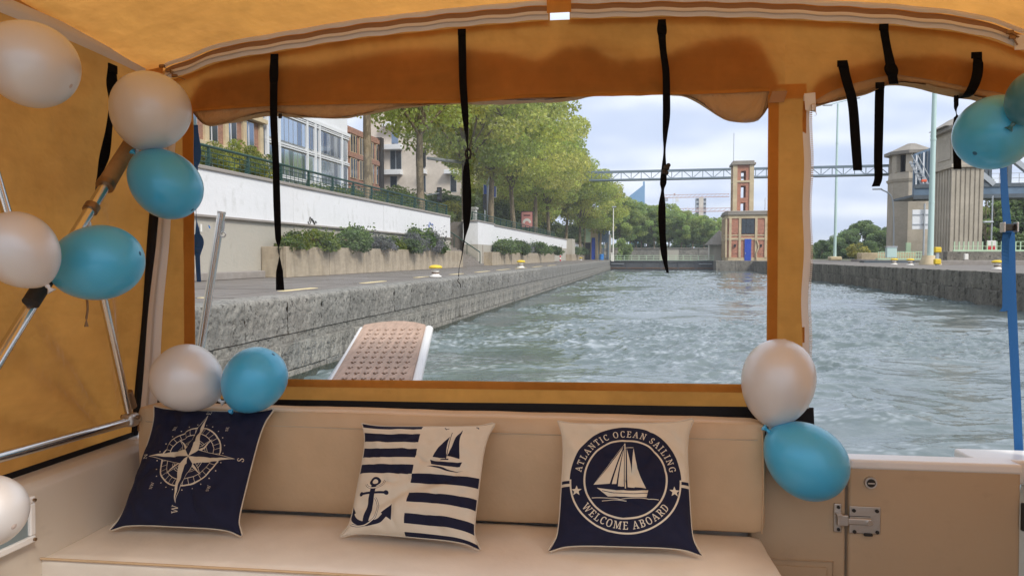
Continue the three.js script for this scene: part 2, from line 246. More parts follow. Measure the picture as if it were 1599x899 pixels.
// ------------------------------------------------------------------ the lock basin: water, quays, ground
const QL = -6.15, QR = 14.9, TOP = 1.5, WALLX = -12.9, TERR = 4.85, GATEZ = -113;
{ // water: choppy wash behind the boat, one sheet, finer near the viewer
  const zs = []; for (let z = 6; z > -2.4; z -= .3) zs.push(z); let z = -2.4, st = .055; while (z > GATEZ - 1) { zs.push(z); z -= st; st = Math.max(.055, -z * .0042); } zs.push(GATEZ - 1);
  const nx = 330, x0 = QL - .3, x1 = QR + .3, P = [], C = [], U = [], I = [];
  const ridge = v => 1 - Math.abs(v);
  const H = (x, z) => {
    const w1 = n2(x * .16, z * .16), wx = x + .5 * w1, wz_ = z + .5 * n2(x * .2 + 9, z * .2);
    const amp = .22 + 1.15 * sstep(-.45, .55, n2(x * .11 + 4, z * .075) + .45 * n2(x * .34, z * .2 + 7)), long = .03 * n2(wx * .36 + 2, wz_ * .5) + .022 * Math.sin(wx * 1.1 + wz_ * 1.9 + 2.4 * w1);
    return long + .78 * amp * (.05 * (ridge(n2(wx * .55, wz_ * .85)) * 2 - 1) + .034 * (ridge(n2(wx * 1.15 + 5, wz_ * 1.7)) * 2 - 1) + .017 * (ridge(n2(wx * 2.7, wz_ * 3.6 + 3)) * 2 - 1)) + .03 * n2(x * .22, z * .3);
  };
  zs.forEach((zz, j) => {
    for (let i = 0; i <= nx; i++) {
      const x = lerp(x0, x1, i / nx), h = H(x, zz); P.push(x, h, zz); U.push(x, zz);
      // aerated streaks of the propeller wash: real foam, pale
      const wash = Math.exp(-Math.pow((x - .5 - .05 * zz) / (3.2 - zz * .08), 2)) * sstep(-75, -8, zz);
      const f = sstep(.80, .98, ridge(fbm2(x * 1.5 + n2(x * .7, zz * .7), zz * 1.1, 4) * 1.5)) * sstep(-.02, .05, h) * (.4 + .5 * wash + .5 * sstep(2, -5, x) * sstep(-45, -8, zz)) + .16 * wash * sstep(0, .5, fbm2(x * .35, zz * .2, 3));
      const k = clamp(f * .42); C.push(lerp(.118, .60, k), lerp(.148, .63, k), lerp(.145, .66, k));
    }
  });
  for (let j = 0; j + 1 < zs.length; j++) for (let i = 0; i < nx; i++) { const a = j * (nx + 1) + i, c = a + nx + 1; I.push(a, a + 1, c + 1, a, c + 1, c); }
  const g = new THREE.BufferGeometry(); g.setAttribute('position', new THREE.Float32BufferAttribute(P, 3)); g.setAttribute('color', new THREE.Float32BufferAttribute(C, 3)); g.setAttribute('uv', new THREE.Float32BufferAttribute(U, 2)); g.setIndex(I); g.computeVertexNormals();
  solo('water', null, null, g, M.water, V(4, 0, -50), { kind: 'structure' });
  const gb = new THREE.PlaneGeometry(22, 300, 1, 1).rotateX(-Math.PI / 2).translate(4.4, 0, 156), cc = new Float32Array(12); for (let i = 0; i < 4; i++) cc.set([.118, .148, .145], 3 * i); gb.setAttribute('color', new THREE.BufferAttribute(cc, 3));
  solo('water', null, null, uvw(gb), M.water, V(4, 0, 150), { kind: 'structure' });
}
{ // land beyond the quays
  const gr = solo('ground', null, null, merge([
    box2(-2500, WALLX - 3.5, -3, TERR - .12, -260, 400), box2(QR + .9, 2500, -3, TOP - .06, -260, 400), box2(-2500, 2500, -3, .9, -3000, -260), box2(WALLX - 3.5, QR + .9, -3, -.9, -260, 400),
    box2(-60, 120, -3, 1.2, -260, -152),
  ]), M.earth, V(0, 0, 0), { kind: 'structure' });
  solo('water', null, null, (() => { const g = new THREE.PlaneGeometry(22, 36, 1, 1).rotateX(-Math.PI / 2).translate(4, .7, -134), cc = new Float32Array(12); for (let i = 0; i < 4; i++) cc.set([.118, .148, .145], 3 * i); g.setAttribute('color', new THREE.BufferAttribute(cc, 3)); return uvw(g); })(), M.water, V(4, .7, -134), { kind: 'structure' });
}
const quayL = thing('quay', null, null, V(QL, 0, -20), { kind: 'structure' });
{ // left quay: pavement sheet, coping course, block courses
  const r = rng(21);
  part(quayL, 'pavement', box2(WALLX - 3.5, QL - .62, -.9, TOP - .02, 10, -150), M.slab);
  part(quayL, 'core', box2(QL - .62, QL - .32, -.9, TOP - .10, 10, -118), M.rust);
  const stone = (L, h, d, seed, wear) => { // one worn stone block, face towards +x
    const g = new RoundedBoxGeometry(d, h, L, 4, .016), p = g.attributes.position;
    for (let i = 0; i < p.count; i++) { const x = p.getX(i), y = p.getY(i), z = p.getZ(i), k = wear * fbm3(x * 2.2 + seed * 7.1, y * 3.4, z * 2.6 + seed, 3); p.setX(i, x + k); if (y > 0) p.setY(i, y + k * .6); }
    g.computeVertexNormals(); return uvw(g);
  };
  // finer mesh for the near coping, whose lip is visibly pitted
  const lip = seed => { const L = 1.3; return surf(44, 40, (u, v) => { // wraps from the top over the rounded lip down the face
    const s = v * 1.18, z = (u - .5) * (L - .003), e = .07; let x, y;
    if (s < .5) { x = -.62 + s / .5 * (.62 - e); y = .34; } else if (s < .5 + .11) { const a = (s - .5) / .11 * Math.PI / 2; x = -e + e * Math.sin(a); y = .34 - e + e * Math.cos(a); } else { x = 0; y = .34 - e - (s - .61); }
    const pit = fbm3(x * 6 + seed * 5, y * 7, z * 6, 4), n = .017 * pit - .02 * sstep(.1, .34, fbm3(x * 5.1, y * 5.1 + seed * 3, z * 5.1 + 40, 3)) * sstep(.42, .58, v) * sstep(.95, .75, v);
    const edge = -.004 * (sstep(.03, 0, u) + sstep(.97, 1, u)); return V(x + n * sstep(.35, .55, v) + edge, y + n * .5 * sstep(.62, .4, v) + edge * .5, z); }); };
  const lips = [0, 1, 2, 3, 4].map(lip);
  let k = 0;
  for (let z = -6; z > -40; z -= 1.3, k++) piece(quayL, 'coping_stone', lips[Math.floor(r() * 5)], wornMats[Math.floor(r() * 3)], V(QL - .004 + .008 * r(), TOP - .345 + .006 * r(), z - .65));
  const farC = [], farA = [], farB = [];
  for (let z = -40; z > -118; z -= 2.6) farC.push(rbox2(QL - .64, QL + .015 * r(), TOP - .68, TOP, z, z - 2.57, .05, 1));
  part(quayL, 'far_coping', merge(farC), wornMats[0], { kind: 'stuff' });
  part(quayL, 'ledge', box2(QL - .4, QL - .02, TOP - .82, TOP - .66, 2, -118), stoneMats[3]);
  const vs = [0, 1, 2, 3, 4].map(i => stone(1, .46, .5, i + 3, .045)), ws = [0, 1, 2, 3, 4].map(i => stone(.66, .46, .5, i + 13, .045));
  for (let c = 0; c < 3; c++) { let z = -6 - r() * .7; while (z > -40) { const big = r() < .6, L = big ? 1 : .66; const y = TOP - .80 - .235 - c * .47; piece(quayL, 'stone', (big ? vs : ws)[Math.floor(r() * 5)], (c > 1 ? darkStone[Math.floor(r() * 3)] : stoneMats[Math.floor(r() * 4)]), V(QL + .06 - .25 + .03 * r(), y, z - L / 2)); z -= L + .005; } }
  for (let c = 0; c < 2; c++) for (let z = -40; z > -118; z -= 1.6) (c ? farA : farB).push(rbox2(QL - .4, QL + .05 + .03 * r(), TOP - 1.27 - c * .47, TOP - .81 - c * .47, z, z - 1.585, .03, 1));
  part(quayL, 'far_stones', merge(farA), stoneMats[0], { kind: 'stuff' }); part(quayL, 'far_stones', merge(farB), stoneMats[3], { kind: 'stuff' });
  part(quayL, 'waterline', box2(QL - .3, QL + .115, -.9, .13, 4, -118), M.algae ??= std(rgb(.075, .08, .055), { roughness: .5, map: rep(T.mottle, .6), bumpMap: rep(T.coarse, .8), bumpScale: .04 }));
  for (let z = -8, i = 0; z > -110; z -= 3.1, i++) part(quayL, 'joint', box2(WALLX + .02, QL - .64, TOP - .022, TOP - .0175, z + .3 * r(), z + .3 * r() - .03), M.joint ??= std(rgb(.12, .105, .09), { roughness: 1 }));
  for (const x of [-9.6, -7.6]) part(quayL, 'joint', box2(x, x + .025, TOP - .022, TOP - .0165, 4, -115), M.joint);
  // dashes painted along the quay
  for (const [a, b] of [[[305, 463.5], [332, 463]], [[424, 453], [504, 448.5]], [[557, 441], [607, 438]], [[640, 432.5], [675, 431]], [[703, 428], [722, 426.4]], [[742, 424.4], [764, 422.6]], [[777, 421.2], [795, 419.6]], [[806, 418.6], [822, 417.2]], [[832, 416.4], [846, 415.2]], [[855, 414.4], [868, 413.4]]]) {
    const p = wy(...a, TOP), q = wy(...b, TOP), x = (p.x + q.x) / 2; part(quayL, 'dash', box2(x - .09, x + .09, TOP - .02, TOP - .012, p.z, q.z), M.paint);
  }
}
const quayR = thing('quay', null, null, V(QR, 0, -50), { kind: 'structure' });
{ // right quay: large dark blocks, pale pavement on top
  const r = rng(22);
  part(quayR, 'pavement', box2(QR + .9, 31, -.9, TOP - .02, 20, -108.6), M.slab);
  const mk = (L, h, s) => { const g = new THREE.BoxGeometry(1, h, L, 2, 6, 16), p = g.attributes.position; for (let i = 0; i < p.count; i++) { const x = p.getX(i), y = p.getY(i), z = p.getZ(i); if (x > 0) p.setX(i, x + .045 * fbm3(s * 9, y * 2.3, z * 1.4, 4) - .008 * (Math.abs(z) > L * .49 || Math.abs(y) > h * .48 ? 1 : 0)); if (y > 0 && x > 0) p.setY(i, y + .05 * fbm3(z * 1.3, s, 4, 3)); } g.scale(-1, 1, 1); const ix = g.index.array; for (let i = 0; i < ix.length; i += 3) { const t = ix[i]; ix[i] = ix[i + 1]; ix[i + 1] = t; } g.computeVertexNormals(); return uvw(g); };
  const up = [0, 1, 2].map(i => mk(3.2, .78, i)), lo = [3, 4, 5].map(i => mk(3.2, .8, i));
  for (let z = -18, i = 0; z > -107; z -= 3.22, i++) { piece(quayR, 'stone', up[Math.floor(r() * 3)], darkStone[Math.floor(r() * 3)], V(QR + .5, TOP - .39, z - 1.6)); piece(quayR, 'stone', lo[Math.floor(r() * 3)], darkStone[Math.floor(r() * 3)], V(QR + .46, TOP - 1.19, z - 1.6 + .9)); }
  part(quayR, 'core', box2(QR + .3, QR + 1, -.9, TOP - .05, 20, -108), M.rust);
}
{ // pier under the brick tower
  const pr = thing('quay', null, null, V(12, 0, -106), { kind: 'structure' });
  const p = wy(1117, 423, 0);
  for (let i = 0; i < 4; i++) part(pr, 'stone', rbox2(p.x + i * 2.7, p.x + i * 2.7 + 2.68, -.9, TOP + .06, -108.6, -107.6, .06), darkStone[i % 3]);
  part(pr, 'pavement', box2(p.x, 31, -.9, TOP, -108.58, -150), M.slab);
  part(pr, 'kerb', box2(p.x, p.x + 9, TOP, TOP + .02, -107.7, -108.58), M.coping);
}
{ // lock gate, shut, with its walkway
  const a = wy(959, 421, 0), b = wy(1117, 423, 0), z = GATEZ + .6, g = thing('lock_gate', 'closed dark steel lock gate across the far end of the water', 'lock gate', V((a.x + b.x) / 2, 0, z));
  const x0 = QL, x1 = b.x + .05, n = 6, w = (x1 - x0) / n;
  for (let i = 0; i < n; i++) part(g, 'panel', rbox2(x0 + i * w + .04, x0 + (i + 1) * w - .04, -.8, 1.35, z - .5, z, .04), M.gate);
  for (let i = 0; i <= n; i++) part(g, 'rib', box2(x0 + i * w - .09, x0 + i * w + .09, -.8, 1.38, z - .45, z + .12), M.gate);
  part(g, 'beam', box2(x0, x1, .25, .42, z, z + .1), M.rust); part(g, 'beam', box2(x0, x1, 1.38, 1.55, z - .5, z + .16), M.gate);
  part(g, 'walkway', box2(x0, x1, 1.552, 1.62, z - 1, z + .12), M.paleGreen);
  for (const y of [1.95, 2.3]) part(g, 'rail', box2(x0, x1, y - .03, y + .03, z - .03, z + .03), M.paleGreen);
  for (let i = 0; i <= 14; i++) { const x = lerp(x0, x1, i / 14); part(g, 'post', box2(x - .03, x + .03, 1.62, 2.32, z - .031, z + .031), M.paleGreen); }
  for (const s of [x0 + 1.2, x1 - 1.2]) part(g, 'handle_bar', box2(s - 1, s + 1, .98, 1.05, z + .1, z + .22), M.galv);
}
{ // embankment wall far beyond the gate
  const w = thing('embankment_wall', 'long low graffitied stone wall beyond the lock gate', 'wall', V(-5, 1, -151)), r = rng(4);
  for (let x = -34; x < 30; x += 4) part(w, 'panel', rbox2(x, x + 3.96, .5, 3.7 + .06 * r(), -152, -151.2 + .06 * r(), .04), [M.greyWall, stoneMats[1], stoneMats[3], stoneMats[0]][Math.floor(r() * 4)]);
  part(w, 'coping', box2(-34, 30, 3.77, 3.92, -152.1, -151), M.coping);
}
// ------------------------------------------------------------------ left bank: retaining wall, planters, stairs, railing, buildings
const stair0 = wx(703, 360, WALLX).z, stair1 = wx(741, 360, WALLX).z, wall1End = wx(868, 360, WALLX).z;
{
  const w = thing('retaining_wall', 'long white painted retaining wall with grey lower band, left of the stairs', 'wall', V(WALLX, TOP, -25));
  const end = stair0, segs = [4, -6, -15, -24, -33, end];
  for (let i = 0; i + 1 < segs.length; i++) {
    part(w, 'upper_panel', box2(WALLX - .5, WALLX - .008 * (i % 2), 3.42, TERR - .1, segs[i] - .012, segs[i + 1] + .012), M.whiteWall);
    part(w, 'lower_panel', box2(WALLX - .5, WALLX + .01 + .012 * (i % 2), TOP - .03, 3.34, segs[i] - .012, segs[i + 1] + .012), M.greyWall);
    part(w, 'ledge', rbox2(WALLX - .4, WALLX + .12, 3.34, 3.42, segs[i], segs[i + 1] + .02, .02), M.coping);
    part(w, 'coping', rbox2(WALLX - .55, WALLX + .06, TERR - .1, TERR + .02, segs[i], segs[i + 1] + .015, .03), M.coping);
  }
  part(w, 'plinth', rbox2(WALLX, WALLX + .3, TOP - .02, TOP + .22, 4, wx(403, 430, WALLX).z + .05, .03), M.coping);
  // graffiti tags: flat paint
  const tag = (px, py, s, c) => { const p = wx(px, py, WALLX), g = [], r = rng(px); const pts = []; for (let i = 0; i < 9; i++) pts.push(V(WALLX + .012, p.y + (r() - .5) * s * .8, p.z - (i / 8 - .5) * s * 2.4)); g.push(tube(pts, .018, 50, 4)); const q = pts.map(v => v.clone().add(V(0, s * .2, s * .3))); g.push(tube(q.slice(2, 7), .014, 30, 4)); part(w, 'graffiti', merge(g), c); };
  tag(487, 346, .3, M.dark); tag(672, 353, .42, M.signBlue);
  const w2 = thing('retaining_wall', 'white painted retaining wall with grey end pier, right of the stairs', 'wall', V(WALLX, TOP, -70));
  const p1 = wx(767, 380, WALLX).z, far = wx(885, 380, WALLX).z;
  part(w2, 'end_pier', box2(WALLX - .9, WALLX + .25, TOP - .03, 3.1, stair1, p1), M.greyWall); part(w2, 'pier_groove', box2(WALLX + .25, WALLX + .262, TOP, 3.06, stair1 - 1.6, stair1 - 1.52), M.rust);
  part(w2, 'pier_top', box2(WALLX - .9, WALLX + .252, 3.1, TERR - .05, stair1, p1), M.whiteWall); part(w2, 'pier_coping', rbox2(WALLX - 1, WALLX + .32, TERR - .05, TERR + .05, stair1 + .1, p1 - .1, .03), M.coping);
  for (const [a, b] of [[p1, (p1 + far) / 2], [(p1 + far) / 2, far]]) { part(w2, 'upper_panel', box2(WALLX - .5, WALLX, 3.42, TERR - .1, a - .01, b), M.whiteWall); part(w2, 'lower_panel', box2(WALLX - .5, WALLX + .02, TOP, 3.42, a - .01, b), M.greyWall); part(w2, 'coping', rbox2(WALLX - .55, WALLX + .08, TERR - .1, TERR + .02, a, b + .01, .03), M.coping); }
  part(w2, 'far_pier', box2(WALLX - .5, WALLX + .9, TOP, TERR + .1, far - .02, far - 4), M.greyWall);
  part(w2, 'far_panel', box2(WALLX - .5, WALLX, TOP, TERR - .5, far - 4, -135), M.whiteWall);
  // stairs up to the street, in the gap
  const st = thing('staircase', 'stone stairs rising between the two white wall sections', 'stairs', V(WALLX - 1, TOP, (stair0 + stair1) / 2)), n = 20;
  for (let i = 0; i < n; i++) part(st, 'step', rbox2(WALLX + .75 - i * .3, WALLX - 5.5, TOP + i * .168 - .02, TOP + (i + 1) * .168 - .004, stair0 - .06, stair1 + .06, .012, 1), M.stepStone);
  part(st, 'side_wall', box2(WALLX - 6, WALLX - .52, TOP, TERR - .1, stair0 + .01, stair0 + .4), M.greyWall);
  for (const z of [stair1 + .35]) { const a = V(WALLX + .5, TOP + 1.0, z), b = V(WALLX - 4.5, TERR + .95, z); part(st, 'handrail', bar(a, b, .04), M.greenRail); for (let i = 0; i < 6; i++) { const q = a.clone().lerp(b, i / 5); part(st, 'baluster', bar(q.clone().add(V(0, -1, 0)), q, .03, 6), M.greenRail); } }
  // planters
  const planter = (label, z0, z1, x1) => {
    const p = thing('planter', label, 'planter', V(WALLX + .5, TOP, (z0 + z1) / 2)); const n = Math.max(2, Math.round((z0 - z1) / 3.4));
    for (let i = 0; i < n; i++) part(p, 'front_panel', rbox2(x1 - .14, x1 + .004 * (i % 3), TOP - .02, TOP + 1.03, lerp(z0, z1, i / n) - .012, lerp(z0, z1, (i + 1) / n) + .012, .02), M.planter);
    part(p, 'end_panel', rbox2(WALLX + .03, x1 - .15, TOP - .02, TOP + 1.03, z0, z0 - .14, .02), M.planter); part(p, 'far_end', rbox2(WALLX + .03, x1 - .15, TOP - .02, TOP + 1.03, z1 + .14, z1, .02), M.planter);
    part(p, 'soil', box2(WALLX + .03, x1 - .14, TOP, TOP + .92, z0 - .14, z1 + .14), M.soil); return p;
  };
  planter('long beige concrete planter full of shrubs, left of the stairs', wx(447, 433, WALLX + .95).z, stair0 + .3, WALLX + .95);
  planter('beige concrete planter along the white wall, right of the stairs', wx(769, 412, WALLX + .95).z, wx(866, 404, WALLX + .95).z, WALLX + .95);
  planter('last small planter by the red lifebuoy box', wx(893, 402, WALLX + .95).z, wx(912, 400, WALLX + .95).z, WALLX + .95);
}
function railing(label, z0, z1, x = WALLX - .2, step = 2.1) {
  const g = thing('railing', label, 'railing', V(x, TERR, (z0 + z1) / 2)), y0 = TERR + .02;
  part(g, 'top_rail', bar(V(x, y0 + .64, z0), V(x, y0 + .64, z1), .045), M.greenRail);
  for (const y of [.15, .31, .47]) part(g, 'rail', bar(V(x, y0 + y, z0), V(x, y0 + y, z1), .016, 6), M.greenRail);
  const n = Math.round((z0 - z1) / step), bars = [];
  for (let i = 0; i <= n; i++) { const z = lerp(z0, z1, i / n); part(g, 'post', extr(poly([[-.16, 0], [.02, 0], [.04, .3], [.03, .66], [-.05, .66], [-.06, .3]]), .05).rotateY(-Math.PI / 2).rotateY(Math.PI / 2).translate(x, y0 - .01, z), M.greenRail); }
  for (let z = z0 - .3; z > z1; z -= .3) bars.push(bar(V(x, y0 + .02, z), V(x, y0 + .47, z), .011, 4));
  part(g, 'mesh_bars', merge(bars), M.greenRail, { kind: 'stuff' });
}
railing('green steel railing on top of the long white wall', 4, stair0 + .1);
railing('green steel railing on the wall right of the stairs', stair1 - .1, wx(868, 372, WALLX).z, WALLX - .2, 2.6);
{ const g = thing('terrace', null, null, V(-20, TERR, -60), { kind: 'structure' }); // street level behind the wall
  part(g, 'pavement', merge([box2(WALLX - 7.2, WALLX - .5, 2, TERR - .06, 6, stair0 + .4), box2(WALLX - 7.2, WALLX - .9, 2, TERR - .06, stair1 - .3, -150), box2(WALLX - 7.2, WALLX - 5.5, 2, TERR - .055, stair0 + .4, stair1 - .3)]), M.slab); part(g, 'road', box2(-38, WALLX - 7.2, 2, TERR - .10, 20, -150), M.asphalt); }

// facade builder: storeys of panes on a wall that faces +x, at x = X, running from z0 down to z1
function paneRow(b, X, z0, z1, y0, y1, list, glassMat, frameMat, gap = .05) {
  let z = z0;
  for (const [w, kind] of list) { if (z - w < z1 - .01) break; if (kind) { const m = part(b, 'window', box2(X - .10, X + .02, y0, y1, z - gap, z - w + gap), frameMat); part(m, 'pane', box2(X - .06, X + .032, y0 + .06, y1 - .06, z - gap - .05, z - w + gap + .05), Array.isArray(glassMat) ? glassMat[Math.floor(Math.abs(z * 7.3 + y0 * 3)) % glassMat.length] : glassMat); } z -= w; }
}
{
  const X = -40, z0 = wx(414, 250, X).z, z1 = wx(544, 250, X).z;
  const b = thing('office_building', 'modern office with white frame and rows of blue glass above the long wall', 'building', V(X - 8, TERR, (z0 + z1) / 2));
  part(b, 'core', box2(X - 16, X - .12, TERR - 1, 20.6, z0, z1), M.facadeWhite); part(b, 'roof', box2(X - 16.3, X + .25, 18.2, 18.6, z0 + .2, z1 - .2), M.facadeWhite);
  part(b, 'penthouse', box2(X - 14, X - 3, 18.6, 21.5, z0 - 2, z1 + 1), M.galv);
  const bays = [[.5, 0], [1.0, 1], [1.0, 1], [.45, 0]]; while (bays.length < 60) { for (let i = 0; i < 6; i++) bays.push([1.0, 1]); bays.push([.4, 0], [.8, 1], [.8, 1], [.5, 0], [.7, 1], [.4, 0]); }
  for (const [a, c] of [[4.4, 7.0], [7.55, 10.75], [11.3, 14.15], [14.95, 17.65]]) paneRow(b, X, z0, z1, a, c, bays, [M.glassPale, M.glassPale, M.glass], M.galv, .03);
  for (const y of [7.1, 10.85, 14.3, 17.75]) for (const dy of [0, .24]) part(b, 'floor_band', box2(X - .1, X + .16, y + dy, y + dy + .14, z0, z1), M.facadeWhite);
  let z = z0; for (const [w, k] of bays) { if (z - w < z1) break; if (!k) part(b, 'pier', box2(X - .1, X + .22, TERR, 18.2, z - .05, z - w + .05), M.facadeWhite); z -= w; }
  // brick office on the near side
  const b2 = thing('office_building', 'brick and cream office at far left behind the hedge', 'building', V(X - 8, TERR, -56)), y0 = 12.1;
  part(b2, 'core', box2(X - 16, X - .12, TERR - 1, 24, z0 + .2, -34), M.brickPale);
  for (const y of [8.4, 12.2, 16.0, 19.8]) part(b2, 'cornice', rbox2(X - .2, X + .5, y, y + .45, z0 + .21, -34, .04), M.creamStone);
  for (let zz = z0 + .5; zz < -36; zz += 3.1) part(b2, 'pilaster', box2(X - .12, X + .12, TERR, 24, zz, zz + .62), M.creamStone);
  for (const [a, c] of [[5.0, 8.2], [9.0, 12.0], [12.85, 15.8], [16.65, 19.6]]) { const l = []; for (let i = 0; i < 12; i++) l.push([.55, 0], [1.02, 1], [1.02, 1], [.51, 0]); paneRow(b2, X, -36, z0, a, c, l, [M.glassDark, M.glass], M.facadeWhite); }
  // brick office past the glass one
  const e = wx(592, 270, X).z, b3 = thing('office_building', 'red brick office with grouped dark windows between glass office and beige flats', 'building', V(X - 8, TERR, (z1 + e) / 2));
  part(b3, 'core', box2(X - 14, X - .12, TERR - 1, 19.8, z1 - .1, e), M.brickPale);
  for (const [a, c] of [[5.6, 8.1], [9.0, 11.9], [12.9, 15.6], [16.4, 18.8]]) { const l = [[.5, 0]]; for (let i = 0; i < 5; i++) l.push([.85, 1], [.85, 1], [.6, 1], [.75, 0]); paneRow(b3, X, z1 - .1, e, a, c, l, [M.glassDark, M.glassDark, M.glass], M.creamStone, .08); part(b3, 'floor_band', box2(X - .1, X + .1, c + .1, c + .75, z1 - .1, e), M.brickPale); }
  part(b3, 'dark_strip', box2(X - .6, X + .3, TERR, 20, e, e - 1.2), M.dark);  // plain dark upright strip closing the end of the brick facade
  // beige flats, facing the camera
  const zf = -104, at = (px, py) => wz(px, py, zf), xl = at(601, 260).x, xr = at(716, 260).x, b4 = thing('apartment_building', 'pale beige flats with white balconies behind the street trees', 'building', V((xl + xr) / 2, TERR, zf - 6));
  part(b4, 'core', box2(xl - 3, xr + 1, TERR - 1, 26, zf - 12, zf), M.beige);
  const win = (px0, py0, px1, py1, m) => { const a = at(px0, py0), c = at(px1, py1), f = part(b4, 'window', box2(a.x, c.x, c.y, a.y, zf - .1, zf + .03), M.galv), n = Math.max(1, Math.round((c.x - a.x) / .9)); for (let i = 0; i < n; i++) part(f, 'pane', box2(lerp(a.x, c.x, i / n) + .06, lerp(a.x, c.x, (i + 1) / n) - .06, c.y + .07, a.y - .07, zf, zf + .045), m); };
  win(609, 235, 627, 266, M.glassDark); win(609, 275, 620, 292, M.glassDark); win(650, 233, 664, 263, M.glassDark); win(654, 274, 665, 300, M.glassDark); win(699, 232, 713, 262, M.glass); win(703, 273, 713, 300, M.glassDark); win(611, 206, 622, 226, M.glass); win(652, 196, 664, 222, M.glassDark); win(700, 196, 713, 222, M.glass); win(628 + 7, 160, 647, 186, M.glass);
  for (const [a, c, y0, y1] of [[600, 629, 227, 234], [600, 629, 266, 273], [660, 667, 266, 272], [696, 716, 266, 272], [600, 629, 192, 198], [696, 716, 226, 231]]) { const p = at(a, y0), q = at(c, y1); part(b4, 'balcony', rbox2(p.x, q.x, q.y, p.y, zf + .0, zf + 1.1, .03), M.facadeWhite); }
}
// ------------------------------------------------------------------ right bank and far end
{ // brick lock tower: chamfered square base, square shaft with see-through openings
  const c = V(14.25, TOP + .02, -112.2), b = thing('lock_tower', 'red brick lock tower with cream pilasters, blue door and open shaft', 'tower', c), y1 = 8.35, H = 2.75, K = .3, zf = c.z + H + K;
  const ring = e => { const h = H + e * .41, k = H + K + e; return poly([[-h, k], [h, k], [k, h], [k, -h], [h, -k], [-h, -k], [-k, -h], [-k, h]].map(([x, z]) => [x, -z])); };
  const slab = (e, y0, h, bev = 0) => uvw(extr(ring(e - bev), h - 2 * bev, bev).rotateX(-Math.PI / 2).translate(c.x, y0 + bev, c.z));
  part(b, 'base_wall', slab(0, TOP, y1 - TOP), M.brick); part(b, 'plinth', slab(.1, TOP, .5), M.creamStone);
  part(b, 'string_course', slab(.1, 4.62, .3), M.creamStone); part(b, 'string_course', slab(.07, 5.22, .16), M.creamStone);
  part(b, 'frieze', slab(.12, y1 - .55, .5), M.creamStone); part(b, 'cornice', slab(.34, y1 - .05, .3, .06), M.roofing); part(b, 'roof', slab(.2, y1 + .255, .3, .1), M.roofing);
  for (const s of [-2.52, -1.15, 1.15, 2.52]) part(b, 'pilaster', box2(c.x + s - .17, c.x + s + .17, TOP + .5, y1 - .5, zf - .1, zf + .15), M.creamStone);
  for (const s of [-2.75, -.9, .9, 2.75]) part(b, 'pilaster', box2(c.x - H - K - .15, c.x - H - K + .1, TOP + .5, y1 - .5, c.z + s - .24, c.z + s + .24), M.creamStone);
  const w = part(b, 'window', box2(c.x - .93, c.x + .93, 5.5, 7.72, zf, zf + .09), M.dark); for (let i = 0; i < 3; i++) for (let j = 0; j < 2; j++) part(w, 'pane', box2(c.x - .86 + i * .58, c.x - .34 + i * .58, 5.57 + j * 1.08, 6.58 + j * 1.08, zf, zf + .11), M.glassDark);
  const d = part(b, 'door', box2(c.x - .46, c.x + .46, TOP + .06, 4.75, zf, zf + .17), M.doorBlue); part(d, 'handle', box2(c.x - .38, c.x - .30, 2.5, 2.75, zf + .17, zf + .23), M.galv);
  for (const k of [-1, 1]) { part(b, 'panel', box2(c.x + k * 1.84 - .5, c.x + k * 1.84 + .5, 5.6, 7.6, zf, zf + .06), M.brick); const lw = part(b, 'niche', box2(c.x + k * 1.84 - .36, c.x + k * 1.84 + .36, 2.6, 4.2, zf, zf + .05), M.brick); part(lw, 'lamp', box2(c.x + k * 1.84 - .13, c.x + k * 1.84 + .13, 3.6, 3.95, zf, zf + .3), M.dark); }
  part(b, 'pipe', tube([V(c.x + 1.2, 4.6, zf + .25), V(c.x + 1.5, 3.6, zf + .25), V(c.x + 1.2, 2.6, zf + .25), V(c.x + 1.25, TOP, zf + .25)], .09, 20, 8), M.creamStone);
  // shaft
  c.x -= .55; const s = 1.5, t0 = y1 + .3, t1 = 15.85;
  for (const [sx, sz] of [[-1, -1], [1, -1], [-1, 1], [1, 1]]) part(b, 'shaft_pilaster', box(.62, t1 - t0, .62, c.x + sx * (s - .31), (t0 + t1) / 2, c.z + sz * (s - .31)), M.creamStone);
  const wallS = poly([[-.9, t0], [.9, t0], [.9, t1], [-.9, t1]]);
  for (const [a, e] of [[t0 + .3, t0 + 1.6], [t0 + 2.3, t0 + 4.1], [t1 - 2.6, t1 - .9]]) { const h = new THREE.Path(); h.moveTo(-.36, a); h.lineTo(.36, a); h.lineTo(.36, e); h.lineTo(-.36, e); h.closePath(); wallS.holes.push(h); }
  const sw = () => extr(wallS, .3);
  part(b, 'shaft_wall', uvw(sw().translate(c.x, 0, c.z + s - .42)), M.brick); part(b, 'shaft_wall', uvw(sw().translate(c.x, 0, c.z - s + .12)), M.brick);
  part(b, 'shaft_wall', uvw(sw().rotateY(Math.PI / 2).translate(c.x - s + .12, 0, c.z)), M.brick); part(b, 'shaft_wall', uvw(sw().rotateY(Math.PI / 2).translate(c.x + s - .42, 0, c.z)), M.brick);
  for (const y of [t0 + 4.75]) part(b, 'shaft_band', box(3.02, .3, 3.02, c.x, y, c.z), M.creamStone);
  part(b, 'cap', rbox(3.5, .34, 3.5, .05, c.x, t1 + .17, c.z), M.roofing); part(b, 'cap_top', rbox(3.1, .3, 3.1, .08, c.x, t1 + .49, c.z), M.roofing);
  part(b, 'antenna', bar(V(c.x - 1.3, t1 + .3, c.z), V(c.x - 1.3, t1 + 5, c.z), .05), M.galv);
  part(b, 'antenna', bar(V(c.x + 3.2, y1 + .3, c.z + 1), V(c.x + 3.2, y1 + 2.6, c.z + 1), .04), M.galv);
  // hut with a conical roof
  const h = V(9.9, TOP + .02, -117), hut = thing('hut', 'small hut with grey conical roof left of the brick tower', 'hut', h);
